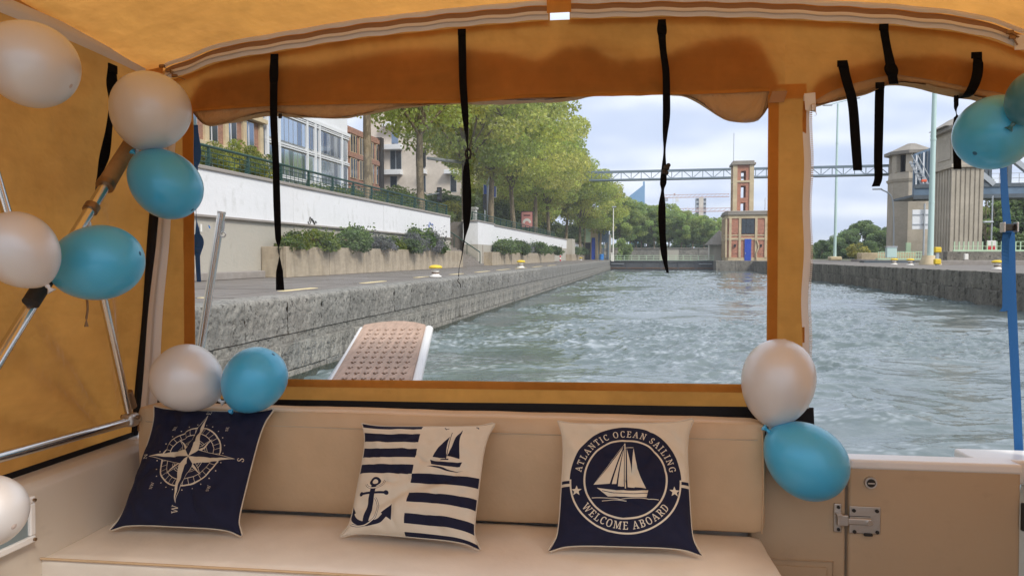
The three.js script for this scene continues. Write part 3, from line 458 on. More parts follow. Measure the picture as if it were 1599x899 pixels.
  part(hut, 'roof', new THREE.ConeGeometry(2.4, 2.4, 10).translate(h.x + 1, 5.2, h.z), M.roofing); part(hut, 'wall', uvw(new THREE.CylinderGeometry(1.5, 1.5, 2.6, 10).translate(h.x + 1, TOP + 1.2, h.z)), M.greyWall); for (const a of [-1, 1]) part(hut, 'post', box(.18, 2.6, .18, h.x + 1 + a * 1.7, TOP + 1.25, h.z + 1.2), M.whitePaint);
}
{ // lattice footbridge high over the lock
  const z = -112.6 - 6, y0 = wz(1100, 279.5, z).y, y1 = wz(1100, 264, z).y, xa = -34, xb = wz(1404, 266, z).x, b = thing('lattice_footbridge', 'long grey lattice girder footbridge high above the lock', 'bridge', V(0, y0, z)), n = 44, zs = [z - .7, z + .7];
  for (const s of zs) { part(b, 'bottom_chord', box2(xa, xb, y0, y0 + .24, s - .12, s + .12), M.trussGrey); part(b, 'top_chord', box2(xa, xb, y1 - .24, y1, s - .12, s + .12), M.trussGrey); }
  for (let i = 0; i <= n; i++) { const x = lerp(xa, xb, i / n), x2 = lerp(xa, xb, (i + 1) / n); part(b, 'upright', beam(V(x, y0, zs[1]), V(x, y1, zs[1]), .11, .11), M.trussGrey); if (i < n) part(b, 'brace', i % 2 ? beam(V(x, y0 + .1, zs[1]), V(x2, y1 - .1, zs[1]), .1, .1) : beam(V(x, y1 - .1, zs[1]), V(x2, y0 + .1, zs[1]), .1, .1), M.trussGrey); }
  part(b, 'deck', box2(xa, xb, y0 + .06, y0 + .16, zs[0] + .13, zs[1] - .13), M.trussGrey);
}
{ // concrete bridge towers
  const A = wz(1487, 409, -88), b = thing('bridge_tower', 'large fluted concrete bridge tower nearest the quay, partly behind blue balloon', 'tower', V(A.x, TOP, -90.5));
  const x0 = A.x - .1, x1 = wz(1530, 409, -88).x, z0 = -88, z1 = -93, yb = wz(1487, 262, -88).y, yt = wz(1487, 203, -88).y;
  part(b, 'shaft', box2(x0, x1, TOP - .1, yb, z0, z1), M.concreteTower);
  const nf = 6, wf = (x1 - x0) / nf; for (let i = 0; i <= nf; i++) part(b, 'rib', box2(x0 + i * wf - .17, x0 + i * wf + .17, TOP + .9, yb - .05, z0 - .1, z0 + .09), M.concreteTower);
  for (let i = 1; i <= 6; i++) part(b, 'rib', box2(x0 - .09, x0 + .1, TOP + .9, yb - .05, z0 - i * .78 + .14, z0 - i * .78 - .2), M.concreteTower);
  part(b, 'base', box2(x0 - .25, x1 + .2, TOP - .1, TOP + .9, z0 + .25, z1), M.concreteTower);
  part(b, 'band', rbox2(x0 - .35, x1 + .3, yb, yb + .4, z0 + .35, z1 - .3, .06), M.concreteTower);
  part(b, 'head', box2(x0 - .05, x1, yb + .4, yt, z0 + .05, z1), M.concreteTower);
  for (const [a, c] of [[.5, 3.2]]) { part(b, 'panel', box2(x0 + a, x0 + c, yb + 1.1, yt - .8, z0, z0 + .12), M.concreteTower); part(b, 'panel', box2(x0 - .12, x0, yb + 1.1, yt - .8, z0 - .7, z0 - 4.2), M.concreteTower); }
  part(b, 'cornice', rbox2(x0 - .55, x1 + .5, yt, yt + .55, z0 + .6, z1 - .5, .14), M.roofing); part(b, 'cap', uvw(new THREE.CylinderGeometry(1.2, 3.4, 1.1, 4, 1).rotateY(Math.PI / 4).translate((x0 + x1) / 2, yt + 1.1, (z0 + z1) / 2)), M.roofing);
  // rear tower, chamfered, with an open lantern
  const zz = -112, P = (px, py) => wz(px, py, zz), l = P(1398, 300).x, rr = P(1447, 300).x, cx = (l + rr) / 2 + .7, cz = zz - 2.2, R = (rr - l) / 2 + .9;
  const t = thing('bridge_tower', 'smaller octagonal concrete bridge tower with open lantern, farther back', 'tower', V(cx, TOP, cz)), y1 = P(1420, 283).y, y2 = P(1420, 268).y, y3 = P(1420, 240).y;
  const oct = (ra, rb, h, y) => { let g = new THREE.CylinderGeometry(rb, ra, h, 8).rotateY(Math.PI / 8).translate(cx, y + h / 2, cz).toNonIndexed(); g.computeVertexNormals(); return uvw(g); };
  part(t, 'shaft', oct(R, R, y1 - TOP, TOP), M.concreteTower); part(t, 'band', oct(R + .1, R + .25, .4, y1), M.concreteTower); part(t, 'collar', oct(R, R * .96, y2 - y1 - .4, y1 + .4), M.concreteTower);
  for (let i = 0; i < 8; i++) { const a = Math.PI / 8 + i * Math.PI / 4; part(t, 'lantern_pier', box(.9, y3 - y2, .7).rotateY(a).translate(cx + Math.sin(a) * (R - .5), (y2 + y3) / 2, cz + Math.cos(a) * (R - .5)), M.concreteTower); }
  part(t, 'lantern_core', oct(R * .5, R * .5, y3 - y2, y2), M.dark); part(t, 'cornice', oct(R + .55, R + .6, .45, y3), M.roofing); part(t, 'roof', oct(R + .45, .6, 1.3, y3 + .45), M.roofing);
  part(t, 'annex', box2(cx + 1, cx + 5.5, TOP, P(1440, 330).y, cz - 3, cz + 1.6), M.concreteTower); part(t, 'door', box2(P(1413, 390).x, P(1420, 390).x, TOP, P(1413, 379).y, cz + 1.62, cz + R + .02), M.paleGreen);
  // lift span
  const d = thing('lift_bridge', 'dark steel bridge deck with truss between and beyond the concrete towers', 'bridge', V(45, 10, -98)), dz = -98, D = (px, py) => wz(px, py, dz);
  const ya = D(1560, 309).y, yc = D(1560, 286).y, xA = D(1428, 300).x, xB = 120;
  part(d, 'girder', box2(xA, xB, ya, ya + .5, dz - .2, dz + .2), M.bridgeSteel); part(d, 'girder_web', box2(xA, xB, ya + .5, yc - .45, dz - .12, dz + .12), M.bridgeBlue); part(d, 'girder', box2(xA, xB, yc - .45, yc, dz - .25, dz + .25), M.bridgeSteel);
  part(d, 'deck', box2(xA, xB, ya + .3, ya + .6, dz - 8, dz - .2), M.bridgeSteel);
  for (let x = 46; x < 118; x += 3.2) part(d, 'stiffener', box2(x - .07, x + .07, ya + .5, yc - .45, dz, dz + .24), M.bridgeSteel);
  const tops = D(1540, 235).y; for (const [a, c] of [[[1500, 244], [1552, 288]], [[1575, 242], [1612, 272]]]) part(d, 'diagonal', beam(D(...a), D(...c), .7, .6), M.galv);
  for (const px of [1541, 1546, 1577]) part(d, 'upright', box2(D(px, 260).x - .22, D(px, 260).x + .22, yc, D(px, 260).y + 2.6, dz - .2, dz + .2), M.bridgeSteel);
  for (let x = D(1530, 280).x; x < 70; x += 1.1) part(d, 'railing_post', box2(x - .03, x + .03, yc, yc + 1.2, dz + .1, dz + .16), M.galv); for (const h of [.6, 1.2]) part(d, 'railing', box2(D(1530, 280).x, 90, yc + h - .03, yc + h + .03, dz + .1, dz + .16), M.galv);
  // raised blue steel leaf between the towers, with an access stair
  const L = thing('bridge_machinery', 'blue grey steel machinery housing and stair between the two concrete towers', 'bridge part', V(37, 10, -104)), lz = -104, Z = (px, py) => wz(px, py, lz);
  const prof = poly([[Z(1429, 240).x, Z(1429, 240).y], [Z(1466, 226).x, Z(1466, 226).y], [Z(1466, 312).x, Z(1466, 312).y], [Z(1427, 310).x, Z(1427, 310).y]]); part(L, 'housing', extr(prof, .5).translate(0, 0, lz - .5), M.bridgeBlue);
  for (let i = 0; i < 7; i++) { const px = 1431 + i * 5.6; part(L, 'rib', box2(Z(px, 270).x - .09, Z(px, 270).x + .09, Z(px, 300).y, Z(px, 242 - i * 2).y, lz, lz + .18), i % 2 ? M.bridgeSteel : M.facadeWhite); }
  for (const k of [0, 9]) { part(L, 'stringer', beam(Z(1416 + k, 254).add(V(0, 0, 1.4)), Z(1440 + k, 300).add(V(0, 0, 1.4)), .14, .3), M.galv); part(L, 'handrail', bar(Z(1418 + k, 244).add(V(0, 0, 1.4)), Z(1442 + k, 288).add(V(0, 0, 1.4)), .07), M.galv); }
  for (let i = 0; i < 9; i++) part(L, 'tread', box(.9, .06, .3).translate(lerp(Z(1420, 270).x, Z(1445, 270).x, i / 8), lerp(Z(1440, 256).y, Z(1440, 299).y, i / 8), lz + 1.4), M.galv);
  part(L, 'platform', box2(Z(1427, 270).x, Z(1466, 270).x, Z(1440, 314).y, Z(1440, 311).y, lz, lz + 2), M.bridgeSteel); part(L, 'float', rbox2(Z(1433, 270).x, Z(1441, 270).x, Z(1440, 286).y, Z(1440, 282).y, lz + 1.5, lz + 1.7, .05), std(rgb(.8, .13, .05), { roughness: .6 }));
}
{ // far skyline, hazy
  const s = wz(983, 310, -620), e = wz(1007, 310, -620), b = thing('office_tower', 'pale blue glass tower with slanting sail shaped top far beyond the trees', 'building', V(s.x, 0, -630));
  part(b, 'body', extr(poly([[s.x, 0], [e.x, 0], [e.x, wz(0 + 1007, 287, -620).y], [s.x, wz(983, 306, -620).y]]), 20).translate(0, 0, -640), M.farBlue); part(b, 'mast', box2(e.x - 1.6, e.x, 20, wz(1006, 283, -620).y, -622, -621), M.farBlue);
  for (let i = 0; i < 3; i++) part(b, 'floor_line', box2(s.x - .1, e.x + .1, 30 + i * 7, 30.6 + i * 7, -640, -619.7), M.galv);
  const a = wz(1087, 340, -540), c = wz(1103, 340, -540), t = thing('tower_block', 'slim pale tower block on the skyline beside the crane', 'building', V(a.x, 0, -545)), yt = wz(1090, 309, -540).y, m = (a.x + c.x) / 2;
  part(t, 'body', box2(a.x, c.x, 0, yt, -552, -540), M.galv); part(t, 'centre_panel', box2(m - 1.6, m + 1.6, 0, yt + .6, -540, -539.6), M.beige);
  for (let i = 0; i < 12; i++) for (const k of [0, 1]) part(t, 'window', box2(k ? m + 1.8 : a.x + .3, k ? c.x - .3 : m - 1.8, yt - 2 - i * 3.1, yt - .6 - i * 3.1, -540.2, -539.7), M.glassDark);
  const crane = (label, px, pyTop, pyJ, pa, pc, z, mat) => {
    const p = wz(px, 350, z), j = wz(px, pyJ, z).y, g = thing('tower_crane', label, 'crane', V(p.x, 0, z)), A = wz(pa, pyJ, z).x, C = wz(pc, pyJ, z).x, sz = .9;
    for (const [u, w] of [[-sz, -sz], [sz, -sz], [-sz, sz], [sz, sz]]) part(g, 'mast', box2(p.x + u - .16, p.x + u + .16, 0, j + 3, z + w - .16, z + w + .16), M.facadeWhite);
    for (let y = 6; y < j; y += 3.4) part(g, 'mast_brace', beam(V(p.x - sz, y, z + sz), V(p.x + sz, y + 3, z + sz), .2, .2), M.facadeWhite);
    part(g, 'jib', box2(A, C, j, j + .4, z + .4, z + .9), mat); part(g, 'jib', box2(A, C, j + 1.9, j + 2.2, z - .15, z + .15), mat); const nb = Math.round((C - A) / 2.6); for (let i = 0; i < nb; i++) part(g, 'jib_brace', beam(V(lerp(A, C, i / nb), j, z + .6), V(lerp(A, C, (i + 1) / nb), j + 2, z), .2, .2), mat);
    part(g, 'apex', beam(V(p.x, j + 2, z), V(p.x, wz(px, pyTop, z).y, z), .9, .9), mat); part(g, 'cab', box2(p.x + 1, p.x + 2.6, j - 2.4, j - .2, z - 1, z + 1), M.facadeWhite); part(g, 'counterweight', box2(A, A + 3, j - 2, j, z - .8, z + .8), M.galv);
  };
  crane('tall tower crane with red jib left of the slim tower block', 1053, 302, 309, 1036, 1139, -470, M.craneRed);
  crane('lower tower crane with red jib over an orange building', 1071, 325, 331, 1056, 1142, -430, M.craneRed);
  const o = wz(1070, 340, -420), ob = thing('office_building', 'small orange topped building under the cranes', 'building', V(o.x, 0, -425)); part(ob, 'body', box2(o.x - 5, o.x + 4, 0, wz(1070, 335, -420).y, -430, -420), M.bridgeBlue); part(ob, 'top', box2(o.x - 1.5, o.x + 2, wz(1070, 335, -420).y, wz(1070, 329, -420).y, -428, -421), M.craneRed);
}
// ------------------------------------------------------------------ trees and plants: trunk, limbs and many small leaves
function leaves(clumps, n, size, seed, cols, flat = .6) {         // clumps: [x, y, z, radius]; leaves are bent rhombi spread through the clumps
  const r = rng(seed), P = new Float32Array(n * 12), C = new Float32Array(n * 12), N = new Float32Array(n * 12), I = new Uint32Array(n * 6);
  const tot = clumps.reduce((s, c) => s + c[3] * c[3], 0); let k = 0; const a = V(), b = V(), nn = V();
  clumps.forEach((c, ci) => {
    const m = ci === clumps.length - 1 ? n - k : Math.min(n - k, Math.round(n * c[3] * c[3] / tot)), tone = r(), base = cols[Math.floor(r() * cols.length)];
    for (let i = 0; i < m; i++, k++) {
      let x, y, z; do { x = r() * 2 - 1; y = r() * 2 - 1; z = r() * 2 - 1; } while (x * x + y * y + z * z > 1);
      const q = Math.pow(Math.hypot(x, y, z) + .01, -.35); x = c[0] + x * q * c[3]; y = c[1] + y * q * c[3] * flat; z = c[2] + z * q * c[3];
      const th = r() * 6.283, ph = Math.acos(1 - 1.3 * r()); nn.set(Math.sin(ph) * Math.cos(th), Math.cos(ph), Math.sin(ph) * Math.sin(th));
      a.set(r() - .5, r() - .5, r() - .5).cross(nn).normalize(); b.crossVectors(nn, a); const s = size * (.55 + .8 * r()), w = s * (.32 + .2 * r());
      const o = k * 12; [[-s, 0], [0, -w], [s, 0], [0, w]].forEach(([u, v], t) => { P[o + t * 3] = x + a.x * u * .5 + b.x * v; P[o + t * 3 + 1] = y + a.y * u * .5 + b.y * v - (t % 2 ? 0 : s * .08); P[o + t * 3 + 2] = z + a.z * u * .5 + b.z * v; N.set([nn.x, nn.y, nn.z], o + t * 3); });
      const f = (.62 + .62 * tone) * (.7 + .6 * r()); for (let t = 0; t < 4; t++) C.set([base[0] * f, base[1] * f, base[2] * f], o + t * 3);
      I.set([k * 4, k * 4 + 1, k * 4 + 2, k * 4, k * 4 + 2, k * 4 + 3], k * 6);
    }
  });
  const g = new THREE.BufferGeometry(); g.setAttribute('position', new THREE.BufferAttribute(P, 3)); g.setAttribute('normal', new THREE.BufferAttribute(N, 3)); g.setAttribute('color', new THREE.BufferAttribute(C, 3)); g.setIndex(new THREE.BufferAttribute(I, 1)); return g;
}
const GREEN = { plane: [[.46, .51, .12], [.52, .55, .125], [.39, .47, .11], [.55, .54, .14]], dark: [[.18, .265, .10], [.225, .305, .11], [.15, .225, .085]], far: [[.34, .45, .14], [.38, .46, .13], [.28, .38, .115]], hedge: [[.17, .23, .05], [.23, .27, .05], [.12, .18, .045]], shrub: [[.13, .20, .065], [.085, .14, .055], [.19, .26, .07]], grey: [[.27, .28, .26], [.22, .22, .24], [.17, .19, .16]], golden: [[.40, .36, .08], [.32, .31, .07]] };
function wood(segs) { return merge(segs.map(([a, b, r0, r1]) => { const m = a.clone().lerp(b, .5).add(V(fbm3(a.x, b.y, 1) * .3, 0, fbm3(b.x, a.y, 5) * .3)), L = a.distanceTo(b); const c = new THREE.CatmullRomCurve3([a, m, b]), n = 7, g = new THREE.TubeGeometry(c, n, 1, 9), p = g.attributes.position; for (let i = 0; i <= n; i++) { const o = c.getPointAt(i / n), r = lerp(r0, r1, i / n); for (let j = 0; j <= 9; j++) { const k = i * 10 + j; const q = V(p.getX(k), p.getY(k), p.getZ(k)).sub(o).multiplyScalar(r * (1 + .12 * fbm3(k * .3, L, i)) ).add(o); p.setXYZ(k, q.x, q.y, q.z); } } g.computeVertexNormals(); const u = g.attributes.uv; for (let i = 0; i < u.count; i++) u.setXY(i, u.getY(i) * 1.4, u.getX(i) * L * .7); return g; })); }
function planeTree(seed, { h = 16, bare = 4, R = 5.4, n = 19000, size = .28, cols = GREEN.plane, trunk = .26, nc = 90 }) { // at the origin
  const r = rng(seed), segs = [], top = V((r() - .5) * .8, bare + .8, (r() - .5) * .8); segs.push([V(0, -.2, 0), top, trunk * 1.15, trunk * .8]);
  const cl = [], cy = (bare + h) / 2 + .5, ry = (h - bare) / 2; const limbs = [];
  for (let i = 0; i < 7; i++) { const a = i / 7 * 6.283 + r() * .7, e = V(Math.cos(a) * R * (.35 + .3 * r()), bare + ry * (.6 + .8 * r()), Math.sin(a) * R * (.35 + .3 * r())); segs.push([top.clone().add(V(0, -.3 * r(), 0)), e, trunk * .5, trunk * .2]); limbs.push(e); for (let j = 0; j < 3; j++) { const t = e.clone().add(V((r() - .5) * R * .8, ry * (.15 + .4 * r()), (r() - .5) * R * .8)); segs.push([e, t, trunk * .2, .03]); } }
  segs.push([top, V(top.x * .5, h * .82, top.z * .5), trunk * .7, .06]);
  for (let i = 0; i < nc; i++) { // clump centres: an uneven shell with some inside
    const y = 1 - 2 * (i + .5) / nc, a = i * 2.39996 + r(), q = .5 + .52 * Math.sqrt(r()), s = Math.sqrt(1 - y * y), wob = 1 + .22 * Math.sin(a * 2 + seed) + .12 * Math.sin(a * 5);
    cl.push([Math.cos(a) * s * R * q * wob, cy + y * ry * q, Math.sin(a) * s * R * q * wob, R * (.20 + .16 * r())]);
  }
  return { trunk: wood(segs), crown: leaves(cl, n, size, seed * 7 + 1, cols) };
}
function bushTree(seed, { h = 8, R = 4, n = 7000, size = .4, cols = GREEN.dark, nc = 26, spikes = 0 }) {
  const r = rng(seed), cl = []; for (let i = 0; i < nc; i++) { const t = r(), a = r() * 6.283, y = h * (.08 + .84 * t), q = R * Math.pow(Math.sin(Math.PI * (.16 + .8 * Math.pow(t, .9))), .8) * (.45 + .5 * r()); cl.push([Math.cos(a) * q, y, Math.sin(a) * q, R * (.28 + .2 * r()) * (nc > 40 ? .72 : 1)]); }
  for (let i = 0; i < spikes; i++) { const a = r() * 6.283, q = R * (.2 + .75 * r()), t = h * (.85 + .35 * r()); for (let k = 0; k < 5; k++) cl.push([Math.cos(a) * q * (1 + k * .05), lerp(h * .5, t, k / 4), Math.sin(a) * q * (1 + k * .05), R * .09 * (1.3 - k * .2)]); }
  return { trunk: wood([[V(0, -.1, 0), V(.1, h * .7, 0), R * .05, .05], [V(0, h * .3, 0), V(R * .4, h * .6, .3), R * .03, .03]]), crown: leaves(cl, n, size, seed * 5 + 2, cols, .85) };
}
function tree(name, label, kind, org, turn, scl, group) {
  const t = thing(name, label, name === 'plane_tree' ? 'tree' : name.includes('shrub') || name.includes('hedge') ? 'shrub' : 'tree', org, { group });
  const a = new THREE.Mesh(kind.trunk, M.bark), b = new THREE.Mesh(kind.crown, M.leaf); a.name = name.includes('shrub') || name.includes('hedge') ? 'stem' : 'trunk'; b.name = name.includes('shrub') || name.includes('hedge') ? 'foliage' : 'crown'; t.add(a, b); t.rotation.y = turn; t.scale.set(...scl); return t;
}
const P0 = planeTree(55, { n: 13000, size: .21, nc: 60, h: 15, bare: 5.6, R: 3.7, trunk: .22 });
const PT = [1, 2, 3].map(s => planeTree(s * 13, {})), PN = [4, 5].map(s => planeTree(s * 13, { n: 19000, size: .23, bare: 4.4, R: 5.6, trunk: .24 }));
{ // street plane trees along the top of the wall
  const X = -14.4, row = [
    [575, P0, .4, [1, 1, 1], 'street plane tree with slim trunk in front of the brick office'], [657, PN[1], 2.0, [1, 1, 1], 'street plane tree with mottled trunk in front of the beige flats'],
    [727, PT[0], 1.1, [1.05, 1.02, 1.05], 'street plane tree with pale wide trunk directly behind the second black strap'], [766, PT[1], 2.6, [1.08, 1.03, 1.08], 'street plane tree whose trunk stands before the blue road sign'],
    [803, PT[2], .2, [1, .98, 1], 'street plane tree just left of the pink poster'], [836, PT[0], 3.7, [1.05, 1.02, 1.05], 'street plane tree with dark forked trunk just right of the pink poster'], [857, PT[1], 5.2, [1, .98, 1], 'street plane tree above the red lifebuoy box'], [884, PT[2], 1.9, [1.04, 1, 1.04], 'street plane tree above the far wall pier'],
  ];
  for (const [px, k, turn, s, label] of row) { const z = wx(px, 310, X).z; tree('plane_tree', label, k, V(X, TERR - .1, z), turn, s, 'plane trees along the street'); }
  for (const [x, z, k, turn, s, label] of [[-12, -124, PT[0], .9, [.95, .97, .95], 'plane tree behind the kiosk and blue lattice frame'], [-9.5, -138, PT[1], 2.2, [.95, .9, .95], 'rightmost tall plane tree of the row, at the end of the footbridge'], [-19, -112, PT[2], 4, [1, .95, 1], 'plane tree behind the row near its far end']]) tree('plane_tree', label, k, V(x, TERR - 2, z), turn, s, 'plane trees along the street');
  let i = 0; for (const [x, z] of [[-21.5, -97], [-24, -116], [-30, -134], [-22, -136]]) tree('plane_tree', `tree of the second row across the street, ${NTH[i]} of four by distance`, PT[i++ % 3], V(x, TERR - .2, z), i * 1.7, [.9, .85, .9], 'trees of the second row across the street');
}
{ // trees beyond the gate
  const K = [6, 7].map(s => planeTree(s * 13, { n: 16000, size: .38, cols: GREEN.far, h: 14, bare: 4.4, R: 5, nc: 60 }));
  const L = [[984, -178, 0.86, 'leftmost tall green tree beyond the lock gate'], [1003, -190, 0.79, 'tall green tree under the blue tower, beyond the lock gate'], [1022, -182, 0.84, 'green tree just left of the third black strap, beyond the gate'], [1044, -196, 0.92, 'green tree below the crane mast, beyond the gate'], [1064, -184, 0.74, 'smaller green tree under the orange building'], [1082, -196, 0.74, 'green tree at the foot of the slim tower block'], [1100, -186, 0.67, 'low green tree right of the slim tower block'], [1118, -198, 0.67, 'low green tree left of the hut roof'], [1136, -206, 0.62, 'low green tree partly behind the brick tower'], [966, -170, 0.97, 'green tree behind the white lamp post']];
  L.forEach(([px, z, s, label], i) => { const p = wz(px, 390, z); tree('park_tree', label, K[i % 2], V(p.x, 2.6, z), i * 1.3, [s, s, s], 'trees beyond the lock gate'); });
  L.forEach(([px, z, s, label], i) => { const p = wz(px + 9, 390, z - 30); tree('park_tree', `back row tree behind the ${label.replace(/,.*| beyond.*/, '')}`, K[(i + 1) % 2], V(p.x, 2.2, z - 30), i * 2.1, [1.05 * s, s * .98, 1.05 * s], 'back row trees beyond the lock gate'); });
  const B = bushTree(91, { h: 3, R: 1.6, n: 2500, size: .26, cols: GREEN.far }); const p = wz(972, 395, -140); tree('shrub', 'light green shrub behind the left end of the lock gate', B, V(p.x, .9, -140), 0, [1.1, 1.5, 1.1]);
  const und = [1, 2].map(s => bushTree(s + 60, { h: 3.4, R: 3.2, n: 2600, size: .4, cols: GREEN.dark })); for (let i = 0; i < 9; i++) tree('shrub', `dark undergrowth shrub beyond the gate, ${NTH[i]} of nine from the left`, und[i % 2], V(-30 + i * 6.6, 2.4, -222), i, [1.3, 1, 1.3], 'undergrowth beyond the lock gate');
}
{ // woods on the right bank
  const K = [1, 2, 3].map(s => bushTree(s * 31, { h: 9, R: 4.6, n: 16000, size: .32, nc: 48 })), W = [
    [1262, -200, 3.7 / 9, 'low dark bush just right of the canvas post'], [1284, -205, 5.4 / 9, 'small dark tree near the left lamp mast'], [1303, -212, 6.6 / 9, 'dark tree directly behind the left lamp mast'], [1326, -216, 8.4 / 9, 'dark tree between left mast and tallest round tree'], [1350, -222, 11.4 / 9, 'tallest round tree in front of the smaller concrete tower'], [1374, -206, 7.6 / 9, 'dark tree touching the smaller concrete tower on its left'], [1392, -236, 10.2 / 9, 'dark tree rising behind the curved street lamp'], [1457, -150, 9.8 / 9, 'tree seen in the gap between the two concrete towers'],
    [1565, -150, 8.6 / 9, 'dark tree left of the blue strap, under the bridge'], [1600, -140, 14 / 9, 'big dark tree at the right edge under the bridge'], [1630, -145, 15 / 9, 'big dark tree mostly outside the right edge'], [1545, -190, 6 / 9, 'low dark tree right of the large concrete tower']];
  W.forEach(([px, z, s, label], i) => { const p = wz(px, 400, z); tree('woodland_tree', label, K[i % 3], V(p.x, TOP - .3, z), i * 1.1, [s * 1.15, s, s * 1.15], 'woods on the right bank'); });
  for (let i = 0; i < 7; i++) { const p = wz(1258 + i * 24, 400, -250); tree('woodland_tree', `dark back row tree of the right bank woods, ${NTH[i]} of seven from the left`, K[(i + 1) % 3], V(p.x, TOP - .3, -250), i * 2.3, [1.1, .6, 1.1], 'back row of the right bank woods'); }
  const th = planeTree(99, { h: 13, bare: 2, R: 3, n: 2200, size: .4, cols: GREEN.far, trunk: .14, nc: 22 }), p = wz(1538, 400, -135); tree('sparse_tree', 'sparse pale tree right beside the large concrete tower', th, V(p.x, TOP, -135), 1, [1, 1.05, 1]);
  const gold = bushTree(77, { h: 3.6, R: 2.2, n: 1800, size: .4, cols: GREEN.golden }), q = wz(1340, 398, -170); tree('shrub', 'yellowing shrub at the foot of the right bank woods', gold, V(q.x, TOP, -170), 0, [1, 1, 1]);
}
{ // hedges behind the railing
  const X = -16, H = [1, 2, 3].map(s => bushTree(s * 47, { h: 2, R: 1.5, n: 3200, size: .12, cols: GREEN.hedge, nc: 30 })), big = bushTree(301, { h: 1.85, R: 1.15, n: 9000, size: .075, cols: [[.26, .29, .045], [.33, .34, .05], [.17, .21, .04]], nc: 44 });
  for (const [px, s, label] of [[326, [.9, .85, 1.0], 'rounded hedge at the far left, cut by the canvas'], [378, [1.05, 1.05, 1.25], 'large yellow green hedge in front of the brick office, left of the first strap']]) { const z = wx(px, 260, X + .3).z; tree('hedge_shrub', label, big, V(X + .3, TERR - .1, z), px, s, 'hedges behind the railing'); }
  for (const [i, [px, s]] of [[512, .86], [530, .84], [550, .86], [574, .88], [598, .9], [622, .95], [643, 1], [664, .9], [684, .88]].entries()) tree('hedge_shrub', `clipped green hedge bush behind the railing, ${NTH[i]} of nine from the left`, H[i % 3], V(X - .3, TERR - .1, wx(px, 290, X).z), i * 2.1, [s * 1.25, s * (px > 600 && px < 650 ? .95 : .6), s * 1.5], 'low hedge bushes behind the railing');
  const gb = bushTree(302, { h: 2.4, R: 1.9, n: 5000, size: .16, cols: [[.42, .39, .07], [.33, .34, .06]] }); tree('hedge_shrub', 'bright yellow green bush beside the top of the stairs', gb, V(-17.5, TERR - .1, wx(700, 300, -17.5).z), 1, [1.15, .85, 1.15]);
  for (const [i, px] of [788, 806, 826, 848, 866, 884].entries()) tree('hedge_shrub', `dark green street bush right of the stairs, ${NTH[i]} of six from the left`, H[i % 3], V(-17.4, TERR - .2, wx(px, 330, -17.4).z), i, [1.6, .9, 1.8], 'dark bushes along the far street');
}
{ // dense hedge and young trees along the street, far end of the left bank
  const D = [1, 2].map(q => bushTree(q * 53, { h: 4.2, R: 2.6, n: 6000, size: .26, cols: [[.20, .25, .09], [.24, .29, .09], [.16, .21, .08]], nc: 50 }));
  for (let i = 0; i < 12; i++) tree('hedge_shrub', `tall hedge clump far down the street, ${NTH[i]} of twelve by distance`, D[i % 2], i < 7 ? V(-21 - .6 * (i % 3), TERR - .3, -70 - i * 9) : V(-19.5 + (i - 7) * 1.5, TERR - .6, -136 - (i - 7) * 5), i * 1.3, [1.2, 1 + .12 * (i % 4), 1.5], 'tall hedge clumps along the far street');
}
{ // planter shrubs
  const mk = (s, cols, h, n = 2600) => bushTree(s, { h, R: .62, n, size: .08, cols, nc: 58, spikes: 20 }), A = [mk(401, GREEN.shrub, .75), mk(402, GREEN.hedge, .7), mk(403, GREEN.grey, .85, 1500), mk(404, GREEN.shrub, .9), mk(405, GREEN.dark, .8)];
  const names = ['dark green leafy', 'light green leafy', 'greyish lavender like', 'tall loose green', 'deep green dense'];
  const run = (pxs, X, top, where) => pxs.forEach(([px, k, s], i) => tree('planter_shrub', `${names[k]} shrub, ${NTH[i]} from the left in the ${where} planter`, A[k], V(X - .3 * ((i * 7) % 3 - 1), top, wx(px, 385, X).z), i * 1.9, [s * 1.02, s * (.74 + .3 * ((i * 5) % 4) / 3), s * 1.3], `shrubs in the ${where} planter`));
  run([[440, 0, .72], [455, 1, .85], [470, 0, .95], [486, 1, 1], [503, 1, .95], [520, 4, .95], [538, 4, 1.12], [554, 3, 1.15], [570, 2, 1.25], [585, 2, 1.0], [600, 0, .95], [616, 1, 1], [631, 0, 1.15], [643, 2, 1.4], [654, 3, 1.6], [665, 2, 1.4], [675, 0, 1.3], [686, 4, 1.05]], WALLX + .5, TOP + .9, 'long left');
  run([[776, 0, 1.7], [787, 4, 1.8], [797, 1, 1.4], [806, 0, 1.6], [816, 2, 1.5], [826, 2, 1.6], [836, 3, 1.6], [845, 0, 1.5], [854, 4, 1.8], [861, 0, 1.7]], WALLX + .5, TOP + .9, 'far');
  run([[897, 4, 2.2], [906, 0, 2]], WALLX + .5, TOP + .9, 'last');
}
